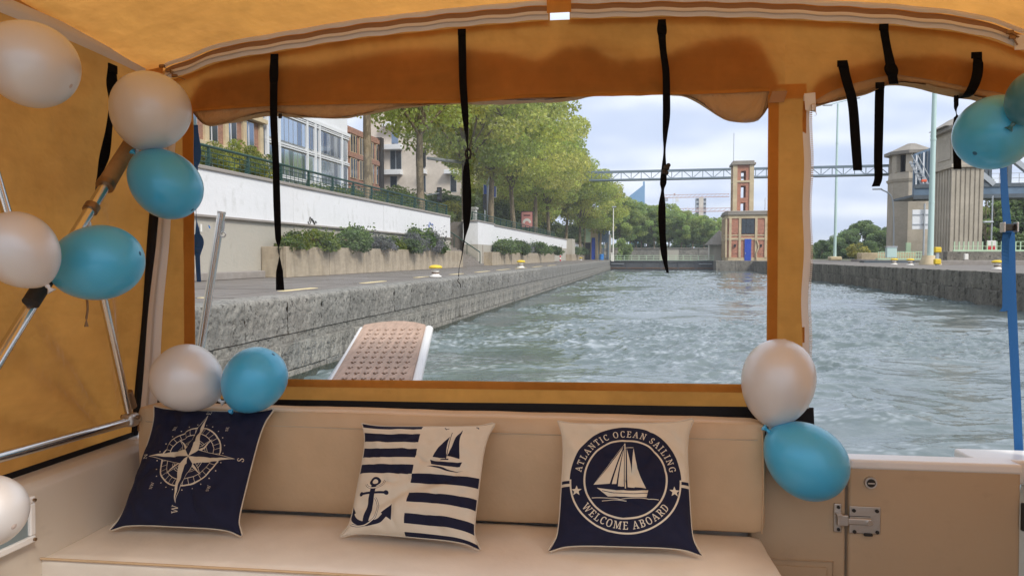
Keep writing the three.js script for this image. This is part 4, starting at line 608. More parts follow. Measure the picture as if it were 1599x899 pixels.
// ------------------------------------------------------------------ quayside furniture and street things
{ // bollards
  const prof = [[.26, 0], [.26, .04], [.17, .07], [.15, .2], [.17, .32], [.27, .36]].map(p => new THREE.Vector2(...p)), cap = [[0, .52], [.16, .51], [.27, .46], [.30, .41], [.27, .36], [0, .36]].map(p => new THREE.Vector2(...p));
  const mk = (label, px, py, X, s) => { const o = wy(px, py, TOP), b = thing('bollard', label, 'bollard', o); part(b, 'post', new THREE.LatheGeometry(prof, 20).scale(s, s, s).translate(o.x, o.y, o.z), M.whitePaint); part(b, 'cap', new THREE.LatheGeometry(cap, 20).scale(s, s, s).translate(o.x, o.y, o.z), M.yellow); part(b, 'rust_ring', new THREE.CylinderGeometry(.175, .16, .08, 20).scale(s, s, s).translate(o.x, o.y + .16 * s, o.z), M.rust); };
  mk('yellow capped mooring bollard on the left quay, before the stairs', 680, 432, QL - 1, .78); mk('yellow capped mooring bollard on the left quay, right of the stairs', 813.5, 418, QL - 1, .9); mk('small yellow capped bollard near the far end of left quay', 907, 406.5, QL - 1, 1);
  mk('yellow capped bollard on the right quay, left of the blue strap', 1558, 420, QR + 1, .95);
  mk('small white and yellow bollard nearest the left of the pale mast base', 1422, 413.6, QR + 1, 1); mk('small white and yellow bollard left of the others, right quay', 1397, 412.8, QR + 1, 1);
}
{ // street signs, signals and poles
  const X = -15.4, p = wx(765, 298, X), s = thing('road_sign', 'square blue road sign on a pole behind the tree trunk', 'sign', V(p.x, TERR, p.z)), w = .62;
  part(s, 'pole', bar(V(p.x, TERR - .1, p.z), V(p.x, p.y + .8, p.z), .05), M.galv); const f = part(s, 'plate', rbox(w * 2 + .1, w * 2 + .1, .05, .02, p.x, p.y, p.z + .05), M.whitePaint); part(f, 'face', rbox(w * 2 - .04, w * 2 - .04, .02, .005, p.x, p.y, p.z + .08, 1), M.signBlue);
  const sg = (label, px, py, x, ph, arm) => { const q = wx(px, py, x), t = thing('traffic_signal', label, 'traffic light', V(q.x, TERR, q.z)); if (arm) part(t, 'arm', bar(V(q.x, q.y + .1, q.z), arm, .04), M.galv); else part(t, 'pole', bar(V(q.x, TERR, q.z), V(q.x, q.y - ph / 2, q.z), .05), M.galv); part(t, 'housing', rbox(.34, ph, .26, .04, q.x, q.y, q.z), M.dark); for (let i = 0; i < 3; i++) part(t, 'lens', new THREE.CylinderGeometry(.1, .1, .06, 14).rotateX(Math.PI / 2).translate(q.x, q.y + (i - 1) * ph * .3, q.z + .14), M.glassDark); };
  sg('dark traffic signal box on an arm over the hedge, behind the white wall', 686, 303, -16, 1.05, wx(632, 311, -16)); sg('white and dark traffic signal beside the blue road sign', 757, 315, -13.8, 1.3);
  const a = wx(668, 247, -15.2), b2 = wx(762, 258, -15.2), g = thing('signal_gantry', 'dark mast arm reaching over the street with a hanging signal', 'gantry', V(b2.x, TERR, b2.z)); part(g, 'arm', bar(a, b2, .11, 10, .16), M.galv); part(g, 'mast', bar(V(b2.x, TERR, b2.z), V(b2.x, b2.y + .1, b2.z), .13, 10), M.galv); const hp = wx(657, 246, -15.2); part(g, 'signal', rbox(.6, 1.25, .4, .05, hp.x, hp.y, hp.z), M.dark); for (let i = 0; i < 3; i++) part(g, 'lens', new THREE.CylinderGeometry(.14, .14, .08, 14).rotateX(Math.PI / 2).translate(hp.x, hp.y + (i - 1) * .38, hp.z + .2), M.glassDark);
  const q = wx(823, 343, -14), po = thing('poster_board', 'pink poster in a black frame above the far railing', 'poster', V(q.x, TERR, q.z)); part(po, 'frame', rbox(1.5, 2.0, .12, .03, q.x, q.y, q.z), M.dark); part(po, 'post', bar(V(q.x, TERR, q.z), V(q.x, q.y - .9, q.z), .06), M.dark); part(po, 'sheet', box(1.28, 1.78, .02, q.x, q.y, q.z + .07), std(rgb(.62, .26, .23), { roughness: .6 })); part(po, 'figure', extr((() => { const s = new THREE.Shape(); s.absarc(0, 0, .5, 0, Math.PI); s.lineTo(-.25, -.1); s.absarc(0, -.05, .25, Math.PI, 0, true); return s; })(), .01).translate(q.x, q.y - .35, q.z + .08), M.whitePaint); part(po, 'band', box(.8, .12, .02, q.x, q.y + .5, q.z + .08), M.dark);
  const k = wx(737, 312, -15.5), bx_ = thing('street_cabinet', 'white street cabinet at the head of the stairs', 'cabinet', V(k.x, TERR, k.z)); part(bx_, 'body', rbox(.8, 1.5, .6, .04, k.x, TERR + .72, k.z), M.whitePaint); part(bx_, 'hood', rbox(1, .2, .8, .04, k.x, TERR + 1.58, k.z), M.whitePaint);
  const n = wx(320, 356, WALLX + .1), sn = thing('wall_sign', 'small bright blue sign on the grey wall at far left', 'sign', n.clone()); part(sn, 'plate', extr((() => { const s = new THREE.Shape(); s.absellipse(0, 0, .2, .13, 0, 7); return s; })(), .02, .005).rotateY(Math.PI / 2).translate(n.x, n.y, n.z), std(rgb(.02, .25, .75), { roughness: .4 })); part(sn, 'edge', box(.03, .22, .06, n.x, n.y, n.z + .2), M.whitePaint);
}
{ // far end of the left quay
  const o = wy(887, 406, TOP), l = thing('lifebuoy_box', 'red lifebuoy box on a stand near the far end of left quay', 'lifebuoy box', o), y = wx(888, 392, o.x).y; part(l, 'box', rbox(.85, 2.0, .4, .1, o.x, y, o.z), M.red); for (const s of [-1, 1]) part(l, 'leg', bar(V(o.x + s * .3, TOP, o.z), V(o.x + s * .2, y - .9, o.z), .05), M.whitePaint); part(l, 'lid', rbox(.9, .1, .46, .03, o.x, y + .95, o.z + .01), M.red);
  const p = wy(875, 408, TOP), h = 1.9, rw = thing('striped_post', 'red and white banded post beside the lifebuoy box', 'post', p); for (let i = 0; i < 7; i++) part(rw, 'band', new THREE.CylinderGeometry(.1, .1, h / 7, 12).translate(p.x, TOP + (i + .5) * h / 7, p.z), i % 2 ? M.whitePaint : M.red); part(rw, 'foot', box(.5, .06, .5, p.x, TOP + .03, p.z), M.galv);
  const wpt = wy(872, 405, TOP), wp = thing('gauge_post', 'white gauge post at the end of the far planter', 'post', wpt); part(wp, 'post', box(.42, 4.0, .3, wpt.x, TOP + 2, wpt.z), M.whitePaint); part(wp, 'cap', new THREE.ConeGeometry(.3, .3, 8).translate(wpt.x, TOP + 4.15, wpt.z), M.whitePaint);
  const a = wy(914, 405.5, TOP), z = a.z, P = (px, py) => wz(px, py, z), k = thing('kiosk', 'control kiosk with green panel and tall blue door on the left quay', 'kiosk', V(a.x, TOP, z));
  part(k, 'wall', box2(P(913, 390).x, P(934, 390).x, TOP - .02, P(913, 355).y, z - 2.4, z), M.creamStone); part(k, 'dark_panel', box2(P(914, 390).x, P(922.5, 390).x, TOP, P(925, 379).y, z, z + .1), M.dark); part(k, 'green_panel', box2(P(914.5, 390).x, P(922.5, 390).x, P(925, 378).y, P(925, 357).y, z, z + .08), M.paleGreen); part(k, 'door', box2(P(924, 390).x, P(929.5, 390).x, TOP + .05, P(925, 371).y, z, z + .12), M.doorBlue); part(k, 'roof', rbox2(P(912, 390).x, P(935, 390).x, P(925, 355).y, P(925, 353).y, z - 2.6, z + .2, .05), M.roofing);
  const f = thing('steel_lattice', 'dark blue steel lattice frame beside the kiosk', 'frame', V(P(942, 390).x, TOP, z - .5)), x0 = P(934, 390).x, x1 = P(950, 390).x, yt = P(925, 332).y, zz = z - .4;
  for (const x of [x0, (x0 + x1) / 2, x1]) part(f, 'upright', box2(x - .09, x + .09, TOP, x === x1 ? P(925, 318).y : yt, zz - .09, zz + .09), M.bridgeBlue); for (let i = 0; i <= 5; i++) { const y = lerp(TOP + .3, yt, i / 5); part(f, 'crossbar', box2(x0, x1, y - .06, y + .06, zz - .06, zz + .06), M.bridgeBlue); if (i < 5) part(f, 'brace', beam(V(i % 2 ? x0 : x1, y, zz), V(i % 2 ? x1 : x0, lerp(TOP + .3, yt, (i + 1) / 5), zz), .1, .1), M.bridgeBlue); } part(f, 'brace', beam(V(x0, yt, zz), V(x1, P(925, 318).y, zz), .12, .12), M.bridgeBlue); part(f, 'mesh_panel', box2(x0 + .1, x1 - .1, TOP + 3.4, yt - .1, zz - .03, zz), M.bridgeBlue);
  part(f, 'pier', box2(P(944, 390).x, P(953, 390).x, TOP, P(925, 366).y, z - 3, z - .6), M.greyWall);
  const w = P(940, 401), bb = thing('blue_barrel', 'small bright blue barrel at the foot of the lattice frame', 'barrel', V(w.x, TOP, z + 1)); part(bb, 'drum', new THREE.CylinderGeometry(.42, .42, 1.1, 16).translate(w.x, TOP + .55, z + 1), std(rgb(.03, .22, .6), { roughness: .4 })); for (const y of [.3, .8]) part(bb, 'hoop', new THREE.TorusGeometry(.42, .04, 6, 18).rotateX(Math.PI / 2).translate(w.x, TOP + y, z + 1), M.signBlue);
  const lp = wz(957.5, 405, -112), lm = thing('lamp_post', 'thin white lamp post at the left end of the lock gate', 'lamp post', V(lp.x, TOP, -112)), lt = wz(957.5, 323, -112).y; part(lm, 'pole', bar(V(lp.x, TOP - .1, -112), V(lp.x, lt, -112), .12, 10, .07), M.whitePaint); part(lm, 'lamp', rbox(.7, .2, .35, .06, lp.x + .1, lt, -112), M.galv);
  const gp = wz(956, 404, -111), g = thing('gate_post', 'white post where the lock gate meets the left quay', 'post', V(gp.x, TOP, -111)); part(g, 'post', box(.35, 1.2, .35, gp.x, TOP + .55, -111), M.whitePaint); part(g, 'cap', box(.5, .12, .5, gp.x, TOP + 1.2, -111), M.whitePaint);
}
{ // right quay: masts, lamps, signs, railings
  const mast = (label, px, py, ty, r, armPx) => { const b = wy(px, py, TOP), t = wz(px, ty, b.z), m = thing('lamp_mast', label, 'mast', b); part(m, 'pole', new THREE.CylinderGeometry(r * .62, r, t.y - TOP, 14).translate(b.x, (t.y + TOP) / 2, b.z), M.mast); for (let i = 1; i < 4; i++) part(m, 'collar', new THREE.CylinderGeometry(r * .95, r * .95, .16, 14).translate(b.x, TOP + (t.y - TOP) * i / 4, b.z), M.mast); if (armPx) { const a = wz(armPx[0], armPx[1], b.z), c = wz(armPx[2], armPx[3], b.z); part(m, 'arm', bar(a, c, r * .3), M.mast); for (const q of [a, c]) part(m, 'lamp', rbox(1.6, .2, .5, .06, q.x, q.y, q.z), M.galv); } return [m, b]; };
  const [m1, b1] = mast('slender pale green lamp mast with cross arm, left of the two masts', 1304, 406, 162, .26, [1293, 164, 1336, 153]); part(m1, 'base', rbox(2.0, .7, 2, .2, b1.x, TOP + .3, b1.z), M.creamStone);
  const [m2, b2] = mast('thick pale green mast in front of the concrete towers', 1453, 413, 20, .24); part(m2, 'base', new THREE.CylinderGeometry(.62, .95, .78, 4, 1).rotateY(Math.PI / 4).translate(b2.x, TOP + .38, b2.z), M.creamStone);
  const yb = wy(1464, 414, TOP), yp = thing('yellow_post', 'yellow double headed post beside the thick mast base', 'post', yb); part(yp, 'post', box(.2, 1.3, .2, yb.x, TOP + .62, yb.z), M.galv); for (const h of [.28, 1.2]) part(yp, 'block', rbox(.46, .42, .4, .08, yb.x, TOP + h, yb.z + .02), M.yellow);
  const s0 = wz(1440, 342, -68), sg = thing('sign_board', 'blank pale rectangular sign board seen from behind the thick mast', 'sign', V(s0.x, TOP, -68)), c0 = wz(1425, 358, -68), c1 = wz(1460, 327, -68); part(sg, 'board', rbox2(c0.x, c1.x, c0.y, c1.y, -68.06, -68, .02), M.facadeWhite); const sp = wz(1443, 400, -67.8).x; part(sg, 'pole', bar(V(sp, TOP, -67.86), V(sp, wz(1443, 318, -68).y, -67.86), .08), M.galv); for (const k of [.25, .75]) part(sg, 'stiffener', box2(c0.x, c1.x, lerp(c0.y, c1.y, k) - .05, lerp(c0.y, c1.y, k) + .05, -68, -67.95), M.galv);
  const l0 = wz(1396, 405, -96), la = wz(1396, 330, -96), lb = wz(1390, 303, -96), lc = wz(1376, 295, -96), cl = thing('street_lamp', 'curved grey street lamp left of the smaller concrete tower', 'lamp', V(l0.x, TOP, -96)); part(cl, 'pole', tube([V(l0.x, TOP, -96), la, lb.clone().add(V(.3, -.6, 0)), lb, lc], .09, 40, 8), M.galv); part(cl, 'lamp', rbox(1.1, .18, .4, .06, lc.x - .4, lc.y, -96), M.galv);
  const ra = wz(1480, 392, -66), rw = thing('parapet_wall', 'low concrete parapet wall with railing, right of the thick mast', 'wall', V(ra.x, TOP, -66)), rt = wz(1490, 392.5, -66).y, xr = 60; for (let x = ra.x, i = 0; x < xr; x += 4.5, i++) part(rw, 'block', rbox2(x, x + 4.47, TOP - .05, rt, -66.9, -66 + .02 * (i % 2), .04), darkStone[i % 3]); part(rw, 'step', rbox2(ra.x - 1.2, xr, TOP - .05, TOP + .35, -66.05, -65.2, .04), M.coping);
  const rl = thing('railing', 'pale green railing on the low parapet in front of the large concrete tower', 'railing', V(ra.x, rt, -66.4)), y1 = wz(1490, 377, -66.4).y; part(rl, 'base_rail', box2(ra.x + .6, xr, rt, rt + .14, -66.5, -66.3), M.paleGreen); part(rl, 'mid_rail', box2(ra.x + .6, xr, (rt + y1) / 2, (rt + y1) / 2 + .04, -66.42, -66.38), M.paleGreen); part(rl, 'top_rail', box2(ra.x + 5, xr, y1 - .04, y1, -66.42, -66.38), M.paleGreen); for (let x = ra.x + .7; x < xr; x += .36) { if (Math.round((x - ra.x) / .36) > 140) break; part(rl, 'post', box2(x - .035, x + .035, rt + .14, y1, -66.44, -66.36), M.paleGreen); }
  const n = wz(1549, 384, -72), ns = thing('notice_board', 'small red and white notice behind the pale green railing', 'sign', V(n.x, rt, -72)); part(ns, 'board', rbox(.75, 1.0, .06, .02, n.x, n.y, -72), M.whitePaint); part(ns, 'stripe', box(.6, .45, .02, n.x, n.y - .18, -71.96), M.red); part(ns, 'pole', bar(V(n.x, TOP, -72.05), V(n.x, n.y + 4.6, -72.05), .07), M.galv); part(ns, 'lamp', rbox(.8, .16, .3, .05, n.x - .3, n.y + 2.2, -72.05), M.galv);
  // second lock gate walkway seen end on, low green bridge
  const ga = wz(1372, 404, -84), gb = wz(1443, 404, -84), gw = thing('gate_walkway', 'low pale green walkway and railing between the mast bases', 'walkway', V(ga.x, TOP, -84)); part(gw, 'deck', box2(ga.x, gb.x, wz(1410, 405.5, -84).y, wz(1410, 403.5, -84).y, -85, -84), M.paleGreen); part(gw, 'lower_deck', box2(ga.x - 1.5, gb.x - 1, TOP - .02, TOP + .2, -85.5, -83.6), M.bridgeSteel); for (let i = 0; i <= 18; i++) { const x = lerp(ga.x, gb.x, i / 18); part(gw, 'post', box2(x - .03, x + .03, wz(1410, 403.5, -84).y, wz(1410, 393, -84).y, -84.06, -84), M.paleGreen); } for (const py of [393, 398]) part(gw, 'rail', box2(ga.x, gb.x, wz(1410, py, -84).y - .03, wz(1410, py, -84).y + .03, -84.08, -84.02), M.paleGreen);
  const cb = wz(1392, 398, -82), cbx = thing('control_box', 'small grey blue control box on the green walkway', 'cabinet', V(cb.x, TOP, -82)); part(cbx, 'body', rbox(1.0, 1.1, .6, .05, cb.x, TOP + 1.1, -82), M.mast); part(cbx, 'lid', rbox(1.1, .12, .7, .03, cb.x, TOP + 1.7, -82), M.galv);
  const w0 = wz(1348, 398, -100), lw = thing('concrete_block', 'long pale concrete block at the start of the green walkway', 'wall', V(w0.x, TOP, -100)); part(lw, 'block', rbox2(w0.x - .2, w0.x + 6.5, TOP, wz(1370, 394.5, -100).y, -102, -100, .1), M.creamStone); part(lw, 'base', rbox2(w0.x - .8, w0.x + 7, TOP, TOP + .3, -102.5, -99.6, .06), M.coping);
  const sc = wz(1517, 396, -64.5), sm = thing('marker_stone', 'small white marker on the parapet step', 'marker', V(sc.x, TOP + .35, -65.4)); part(sm, 'block', rbox(.3, .55, .25, .05, sc.x, TOP + .62, -65.4), M.whitePaint); part(sm, 'base', rbox(.4, .1, .35, .03, sc.x, TOP + .4, -65.4), M.coping);
}
// ------------------------------------------------------------------ the boat: canvas enclosure, coaming, bench, door
const BO = { boat: true }, TZ = -2.6;                             // transom canvas plane; boat axes: x to the right, -z aft, origin at the eye
const SEATY = -.875, XC = -.17, XL = -1.80, XR = 1.46, ZF = -.35;
// arch of the aft canopy edge, measured at the lower edge of the zip tape
const archPx = [[255, 128], [290, 120], [340, 98], [425, 84], [560, 62], [720, 44], [870, 32], [1035, 28], [1200, 31], [1380, 40], [1500, 52], [1560, 66], [1599, 84]];
const archTab = archPx.map(([x, y]) => { const p = bz(x, y, TZ); return [p.x, p.y]; }); archTab.unshift([-1.80, archTab[0][1] - .06]); archTab.push([XR + .1, archTab[archTab.length - 1][1] - .05]);
const arch = x => smoothTab(archTab, x);
const sag = (x, z, k = 1) => .012 * k * fbm3(x * 1.7, z * 1.7, 3, 3);
const boat = thing('canopy', 'orange canvas boat canopy with rolled up aft window flaps', 'boat canopy', V(XC, SEATY, -1), BO);
{ // roof: low arch sideways, rising a little forward
  const eL = .842, band = .064;
  part(boat, 'roof', surf(64, 40, (u, v) => { const x = lerp(XL, XR + .1, u), z = lerp(TZ - .03, ZF, v), t = v * (ZF - TZ), a = arch(x) + band, side = clamp(1 - Math.pow(Math.abs((x - XC) / 1.66), 2.4)); return V(x, lerp(a, Math.max(a, eL + .30 * side), sstep(0, .9, t)) + .02 * Math.sin(t * 3.2) * side + sag(x, z, .8) * sstep(0, .25, t), z); }), M.canvas);
  const ribbon = (x0, x1, d0, d1, z, n = 60) => surf(n, 3, (u, v) => { const x = lerp(x0, x1, u), a = arch(x) + lerp(d0, d1, v); return V(x, a + .002 * Math.sin(x * 40), z + .004 * Math.sin(v * Math.PI)); });
  const xg0 = bz(857, 20, TZ).x, xg1 = bz(891, 20, TZ).x, xl = bz(262, 110, TZ).x, xr = bz(1592, 70, TZ).x;
  for (const [a, b] of [[xl, xg0], [xg1, xr]]) {
    const lo = part(boat, 'zip_tape', ribbon(a, b, .000, .031, TZ + .022), M.tape); part(lo, 'zip_teeth', ribbon(a, b, .013, .018, TZ + .029), M.greyTape ??= std(rgb(.55, .5, .46), { roughness: .6, bumpMap: rep(T.weave, 30, 2), bumpScale: .002 }));
    part(boat, 'brown_band', ribbon(a, b, .029, .052, TZ + .012), M.brownTape); part(boat, 'edge_tape', ribbon(a, b, .050, .070, TZ + .026), M.tape);
  }
  for (const [a, b] of [[XL, xg0 + .004], [xg1 - .004, XR + .1]]) part(boat, 'arch_band', ribbon(a, b, -.012, .085, TZ - .012), M.canvas);
  const gx = (xg0 + xg1) / 2; part(boat, 'joining_flap', surf(4, 4, (u, v) => V(lerp(xg0 - .004, xg1 + .004, u), arch(gx) + lerp(.017, .10, v), TZ + .034 + .05 * v * v), 1, 1), M.canvas);
  // side roof tape and left wall
  const wallX = y => -1.80 - .075 * sstep(.85, -.66, y);
  part(boat, 'eave_tape', surf(40, 3, (u, v) => { const z = lerp(TZ + .06, ZF, u), y = eL - .012 - .052 * v + .006 * Math.sin(z * 5); return V(wallX(y) + .02 + .012 * Math.sin(v * 3.14), y, z); }), M.tape);
  const edge = (x0, y0, x1, y1) => { const a = bz(x0, y0, TZ + .02), b = bz(x1, y1, TZ + .02); return y => lerp(a.x, b.x, (y - a.y) / (b.y - a.y)); };
  const zl = edge(249, 300, 212, 690), zr = edge(268, 300, 239, 690), kl = edge(231, 335, 201, 692);
  part(boat, 'side_wall', surf(90, 60, (u, v) => { const z = lerp(TZ, -.9, u), y = lerp(eL + .02, -.665, v); // folds run diagonally from the aft lower corner
    const dx = z + 2.55, dy = y + .70, th = Math.atan2(dy, dx), ds = Math.hypot(dx, dy), fan = sstep(.08, .35, ds) * sstep(1.5, .5, ds), fold = .048 * fan * (Math.pow(.5 + .5 * Math.sin(th * 11 + .6 + .5 * fbm2(z, y, 2)), 3) - .3) + 0.016 * fan * Math.sin(th * 23 + ds * 2) + .03 * fbm2(z * 1.1 + 5, y * 1.3, 3) * sstep(0, .2, dx); return V(lerp(kl(y) + .006, wallX(y) + fold * sstep(0, .1, u) * sstep(1, .95, v), sstep(0, .05, u)), y, z + .014 * sstep(.02, 0, u)); }), M.canvas);
  part(boat, 'wall_foot', surf(30, 2, (u, v) => { const z = lerp(TZ, -.9, u), y = lerp(-.625, -.66, v); return V(wallX(y) + .012, y - .0, z); }), M.blackVinyl);
  part(boat, 'corner_zip', surf(4, 50, (u, v) => { const y = lerp(.74, -.62, v); return V(lerp(zl(y), zr(y), u) + .003 * Math.sin(y * 11), y, TZ + .018 + .010 * Math.sin(u * 3.14)); }), M.tape);
  part(boat, 'corner_zip_teeth', surf(1, 50, (u, v) => { const y = lerp(.74, -.62, v), m = lerp(zl(y), zr(y), .45 + .14 * u); return V(m + .003 * Math.sin(y * 11), y, TZ + .031); }), M.greyTape);
  part(boat, 'corner_strip', surf(3, 40, (u, v) => { const y = lerp(bz(238, 330, TZ).y, -.64, v); return V(lerp(kl(y), zl(y) + .004, u), y, TZ + .016 + .006 * Math.sin(u * 3.14) + .003 * Math.sin(y * 9)); }), M.blackVinyl);
  // right side wall
  part(boat, 'right_side_wall', surf(40, 30, (u, v) => { const z = lerp(TZ, -1.0, u), y = lerp(eL + .02, -.66, v); return V(XR + .09 + .02 * fbm2(z * 2, y * 2), y, z); }), M.canvas);
  // aft panel
  const hem = smoothHem => smoothHem; const hemTab = [[296, 172], [360, 167], [432, 162], [560, 160], [720, 158], [825, 150], [1028, 146], [1120, 143], [1206, 140]].map(([x, y]) => { const p = bz(x, y, TZ); return [p.x, p.y]; });
  const xA = -1.79, xB = bz(1203, 150, TZ).x, xP = bz(1265, 150, TZ).x, xW = bz(303, 300, TZ).x;
  const bulge = (x, y) => .008 * fbm3(x * 2.1, y * 3, 9, 3);
  part(boat, 'aft_panel', surf(70, 14, (u, v) => { const x = lerp(xA, xB + .05, u), y = lerp(arch(x) + .004, interp(hemTab, x), v); return V(x, y, TZ + bulge(x, y)); }), M.canvas);
  part(boat, 'hem', surf(60, 2, (u, v) => { const x = lerp(xW, xB, u), y = interp(hemTab, x) + lerp(.006, -.006, v); return V(x, y, TZ + .002 + bulge(x, y)); }), M.canvasHem);
  const hemR = [[1262, 172], [1300, 150], [1340, 137], [1395, 124], [1460, 134], [1530, 148], [1599, 160]].map(([x, y]) => { const p = bz(x, y, TZ); return [p.x, p.y + .02]; });
  part(boat, 'aft_panel', surf(30, 12, (u, v) => { const x = lerp(xB + .05, XR + .1, u), y = lerp(arch(x) + .004, x < xP ? .62 : interp(hemR, x), v); return V(x, y, TZ + bulge(x, y)); }), M.canvas);
  part(boat, 'aft_band', surf(6, 40, (u, v) => { const y = lerp(interp(hemTab, xW) + .02, -.53, v), x = lerp(zl(y) + .004, xW, u); return V(x, y, TZ + .003 + .6 * bulge(x, y)); }), M.canvas);
  part(boat, 'band_hem', surf(2, 30, (u, v) => V(xW - .045 + u * .046, lerp(.6, -.4, v), TZ + .006 + .6 * bulge(xW, v)), 1, 1), M.canvasHem);
  part(boat, 'post', surf(6, 40, (u, v) => { const y = lerp(.67, -.50, v), x = lerp(xB - .004, xP - .012, u) - .012 * sstep(.3, 1, v) * 0; return V(x, y, TZ + .004 + .5 * bulge(x, y)); }), M.canvas);
  part(boat, 'post_hem', surf(2, 30, (u, v) => { const y = lerp(.635, -.42, v); return V(xB - .008 + u * .036, y, TZ + .008 + .5 * bulge(xB, y)); }), M.canvasHem);
  part(boat, 'post_patch', surf(4, 3, (u, v) => V(xB + .004 + u * .052 - .012 * v, lerp(.645, .605, v), TZ + .013)), M.brownTape);
  const zp = part(boat, 'post_zip', surf(3, 40, (u, v) => { const y = lerp(.63, -.47, v); return V(xP - .022 + u * .024 + .003 * Math.sin(y * 20), y, TZ + .009 + .006 * Math.sin(y * 9)); }), M.tape);
  part(zp, 'zip_teeth', merge(Array.from({ length: 142 }, (_, i) => box(.007, .0035, .006, xP + .004 + .003 * Math.sin((.58 - i * .0072) * 20), .58 - i * .0072, TZ + .014))), M.tape, { kind: 'stuff' });
  part(boat, 'zip_end', surf(3, 4, (u, v) => V(xP - .024 + u * .034 + .004 * v, lerp(.632, .575, v) - .012 * u * v, TZ + .02 + .01 * u)), M.tape);
  const sl = bz(1270, 168, TZ + .03), zs = part(boat, 'zip_slider', rbox(.014, .026, .012, .004, sl.x, sl.y, sl.z), M.steelWorn); part(zs, 'pull', (() => { const s = new THREE.Shape(); s.absellipse(0, 0, .008, .017, 0, 7); const h = new THREE.Path(); h.absellipse(0, -.005, .0045, .007, 0, 7); s.holes.push(h); return extr(s, .002, .0008).translate(sl.x + .002, sl.y - .026, sl.z + .004); })(), M.steel);
  const yb0 = bz(800, 594, TZ).y, bandTop = x => lerp(bz(450, 592, TZ).y, bz(1170, 600, TZ).y, (x + 1.22) / 1.73);
  part(boat, 'lower_band', surf(60, 4, (u, v) => { const x = lerp(xW - .02, xP - .01, u), y = bandTop(x) - lerp(0, .082, v); return V(x, y, TZ + .002 + .6 * bulge(x, y)); }), M.canvas);
  part(boat, 'band_hem', surf(50, 2, (u, v) => { const x = lerp(xW, xB, u), y = bandTop(x) - lerp(-.002, .028, v); return V(x, y, TZ + .007 + .6 * bulge(x, y)); }), M.canvasHem);
  part(boat, 'black_skirt', surf(60, 6, (u, v) => { const x = lerp(-1.77, bz(1270, 640, TZ).x, u), y = bandTop(x) - lerp(.078, .20, v); return V(x, y, TZ + .012 + .02 * v + .004 * Math.sin(x * 7)); }), M.blackVinyl);
  part(boat, 'skirt_piping', tube(Array.from({ length: 14 }, (_, i) => { const x = lerp(-1.7, bz(1265, 640, TZ).x, i / 13); return V(x, bandTop(x) - .135, TZ + .024); }), .0035, 60, 6), M.blackVinyl);
  // clear vinyl window
  part(boat, 'window_pane', surf(60, 40, (u, v) => { const x = lerp(xW, xB, u), y = lerp(interp(hemTab, x), bandTop(x) - .01, v); return V(x, y, TZ - .004 + .006 * fbm2(x * 1.4, y * 1.7, 2)); }), M.vinylPane);
  // the rolled up covers, outside the panel: shade it from behind and hang below its hem
  const roll = (name, top, bot, x0, x1, dz, seed) => {
    const tt = top.map(([x, y]) => { const p = bz(x, y, TZ - .01); return [p.x, p.y]; }), bb = bot.map(([x, y]) => { const p = bz(x, y, TZ - .03); return [p.x, p.y]; });
    return part(boat, name, surf(150, 40, (u, v) => { const x = lerp(x0, x1, u), yt = smoothTab(tt, x), yb = smoothTab(bb, x), c = (yt + yb) / 2, h = (yt - yb) / 2, a = v * 6.283, e = .35 + .65 * Math.sqrt(sstep(0, .03, u) * sstep(1, .97, u)); const k = .011 * fbm3(x * 3.4, Math.cos(a) * 1.2 + seed, Math.sin(a) * 1.2, 3) + .0035 * Math.sin(a * 5 + x * 6 + seed) * sstep(.2, -.5, Math.sin(a)); const sy = Math.sign(Math.sin(a)) * Math.pow(Math.abs(Math.sin(a)), Math.cos(a) > 0 ? 1 : .8), cz = Math.sign(Math.cos(a)) * Math.pow(Math.abs(Math.cos(a)), .7); const zf = TZ - .006 + bulge(x, c + h * e * sy); return V(x, c + (h * e + k * (cz > 0 ? .3 : 1)) * sy, cz > 0 ? zf - .004 * (1 - cz) - .012 * Math.pow(Math.abs(sy), 12) : zf + (2 * dz + k) * cz); }), M.canvasRoll);
  };
  roll('rolled_cover', [[292, 128], [315, 120], [432, 97], [495, 99], [540, 87], [630, 73], [720, 74], [789, 78], [854, 94], [866, 72], [934, 65], [956, 94], [1025, 87], [1104, 60], [1170, 48], [1205, 80], [1222, 110]], [[292, 196], [312, 200], [345, 193], [400, 181], [430, 178], [480, 184], [530, 187], [565, 181], [640, 166], [720, 160], [800, 159], [880, 157], [920, 151], [980, 147], [1050, 146], [1075, 152], [1100, 163], [1116, 180], [1135, 191], [1165, 192], [1200, 184], [1222, 160]], bz(297, 170, TZ).x, bz(1216, 150, TZ).x, .055, 1);
  roll('rolled_cover', [[1262, 132], [1290, 114], [1330, 100], [1385, 88], [1420, 84], [1470, 82], [1520, 90], [1560, 98], [1640, 110]], [[1262, 168], [1285, 164], [1310, 157], [1350, 145], [1385, 131], [1404, 130], [1450, 137], [1500, 147], [1540, 158], [1640, 175]], bz(1268, 150, TZ).x, XR + .12, .05, 4);
}
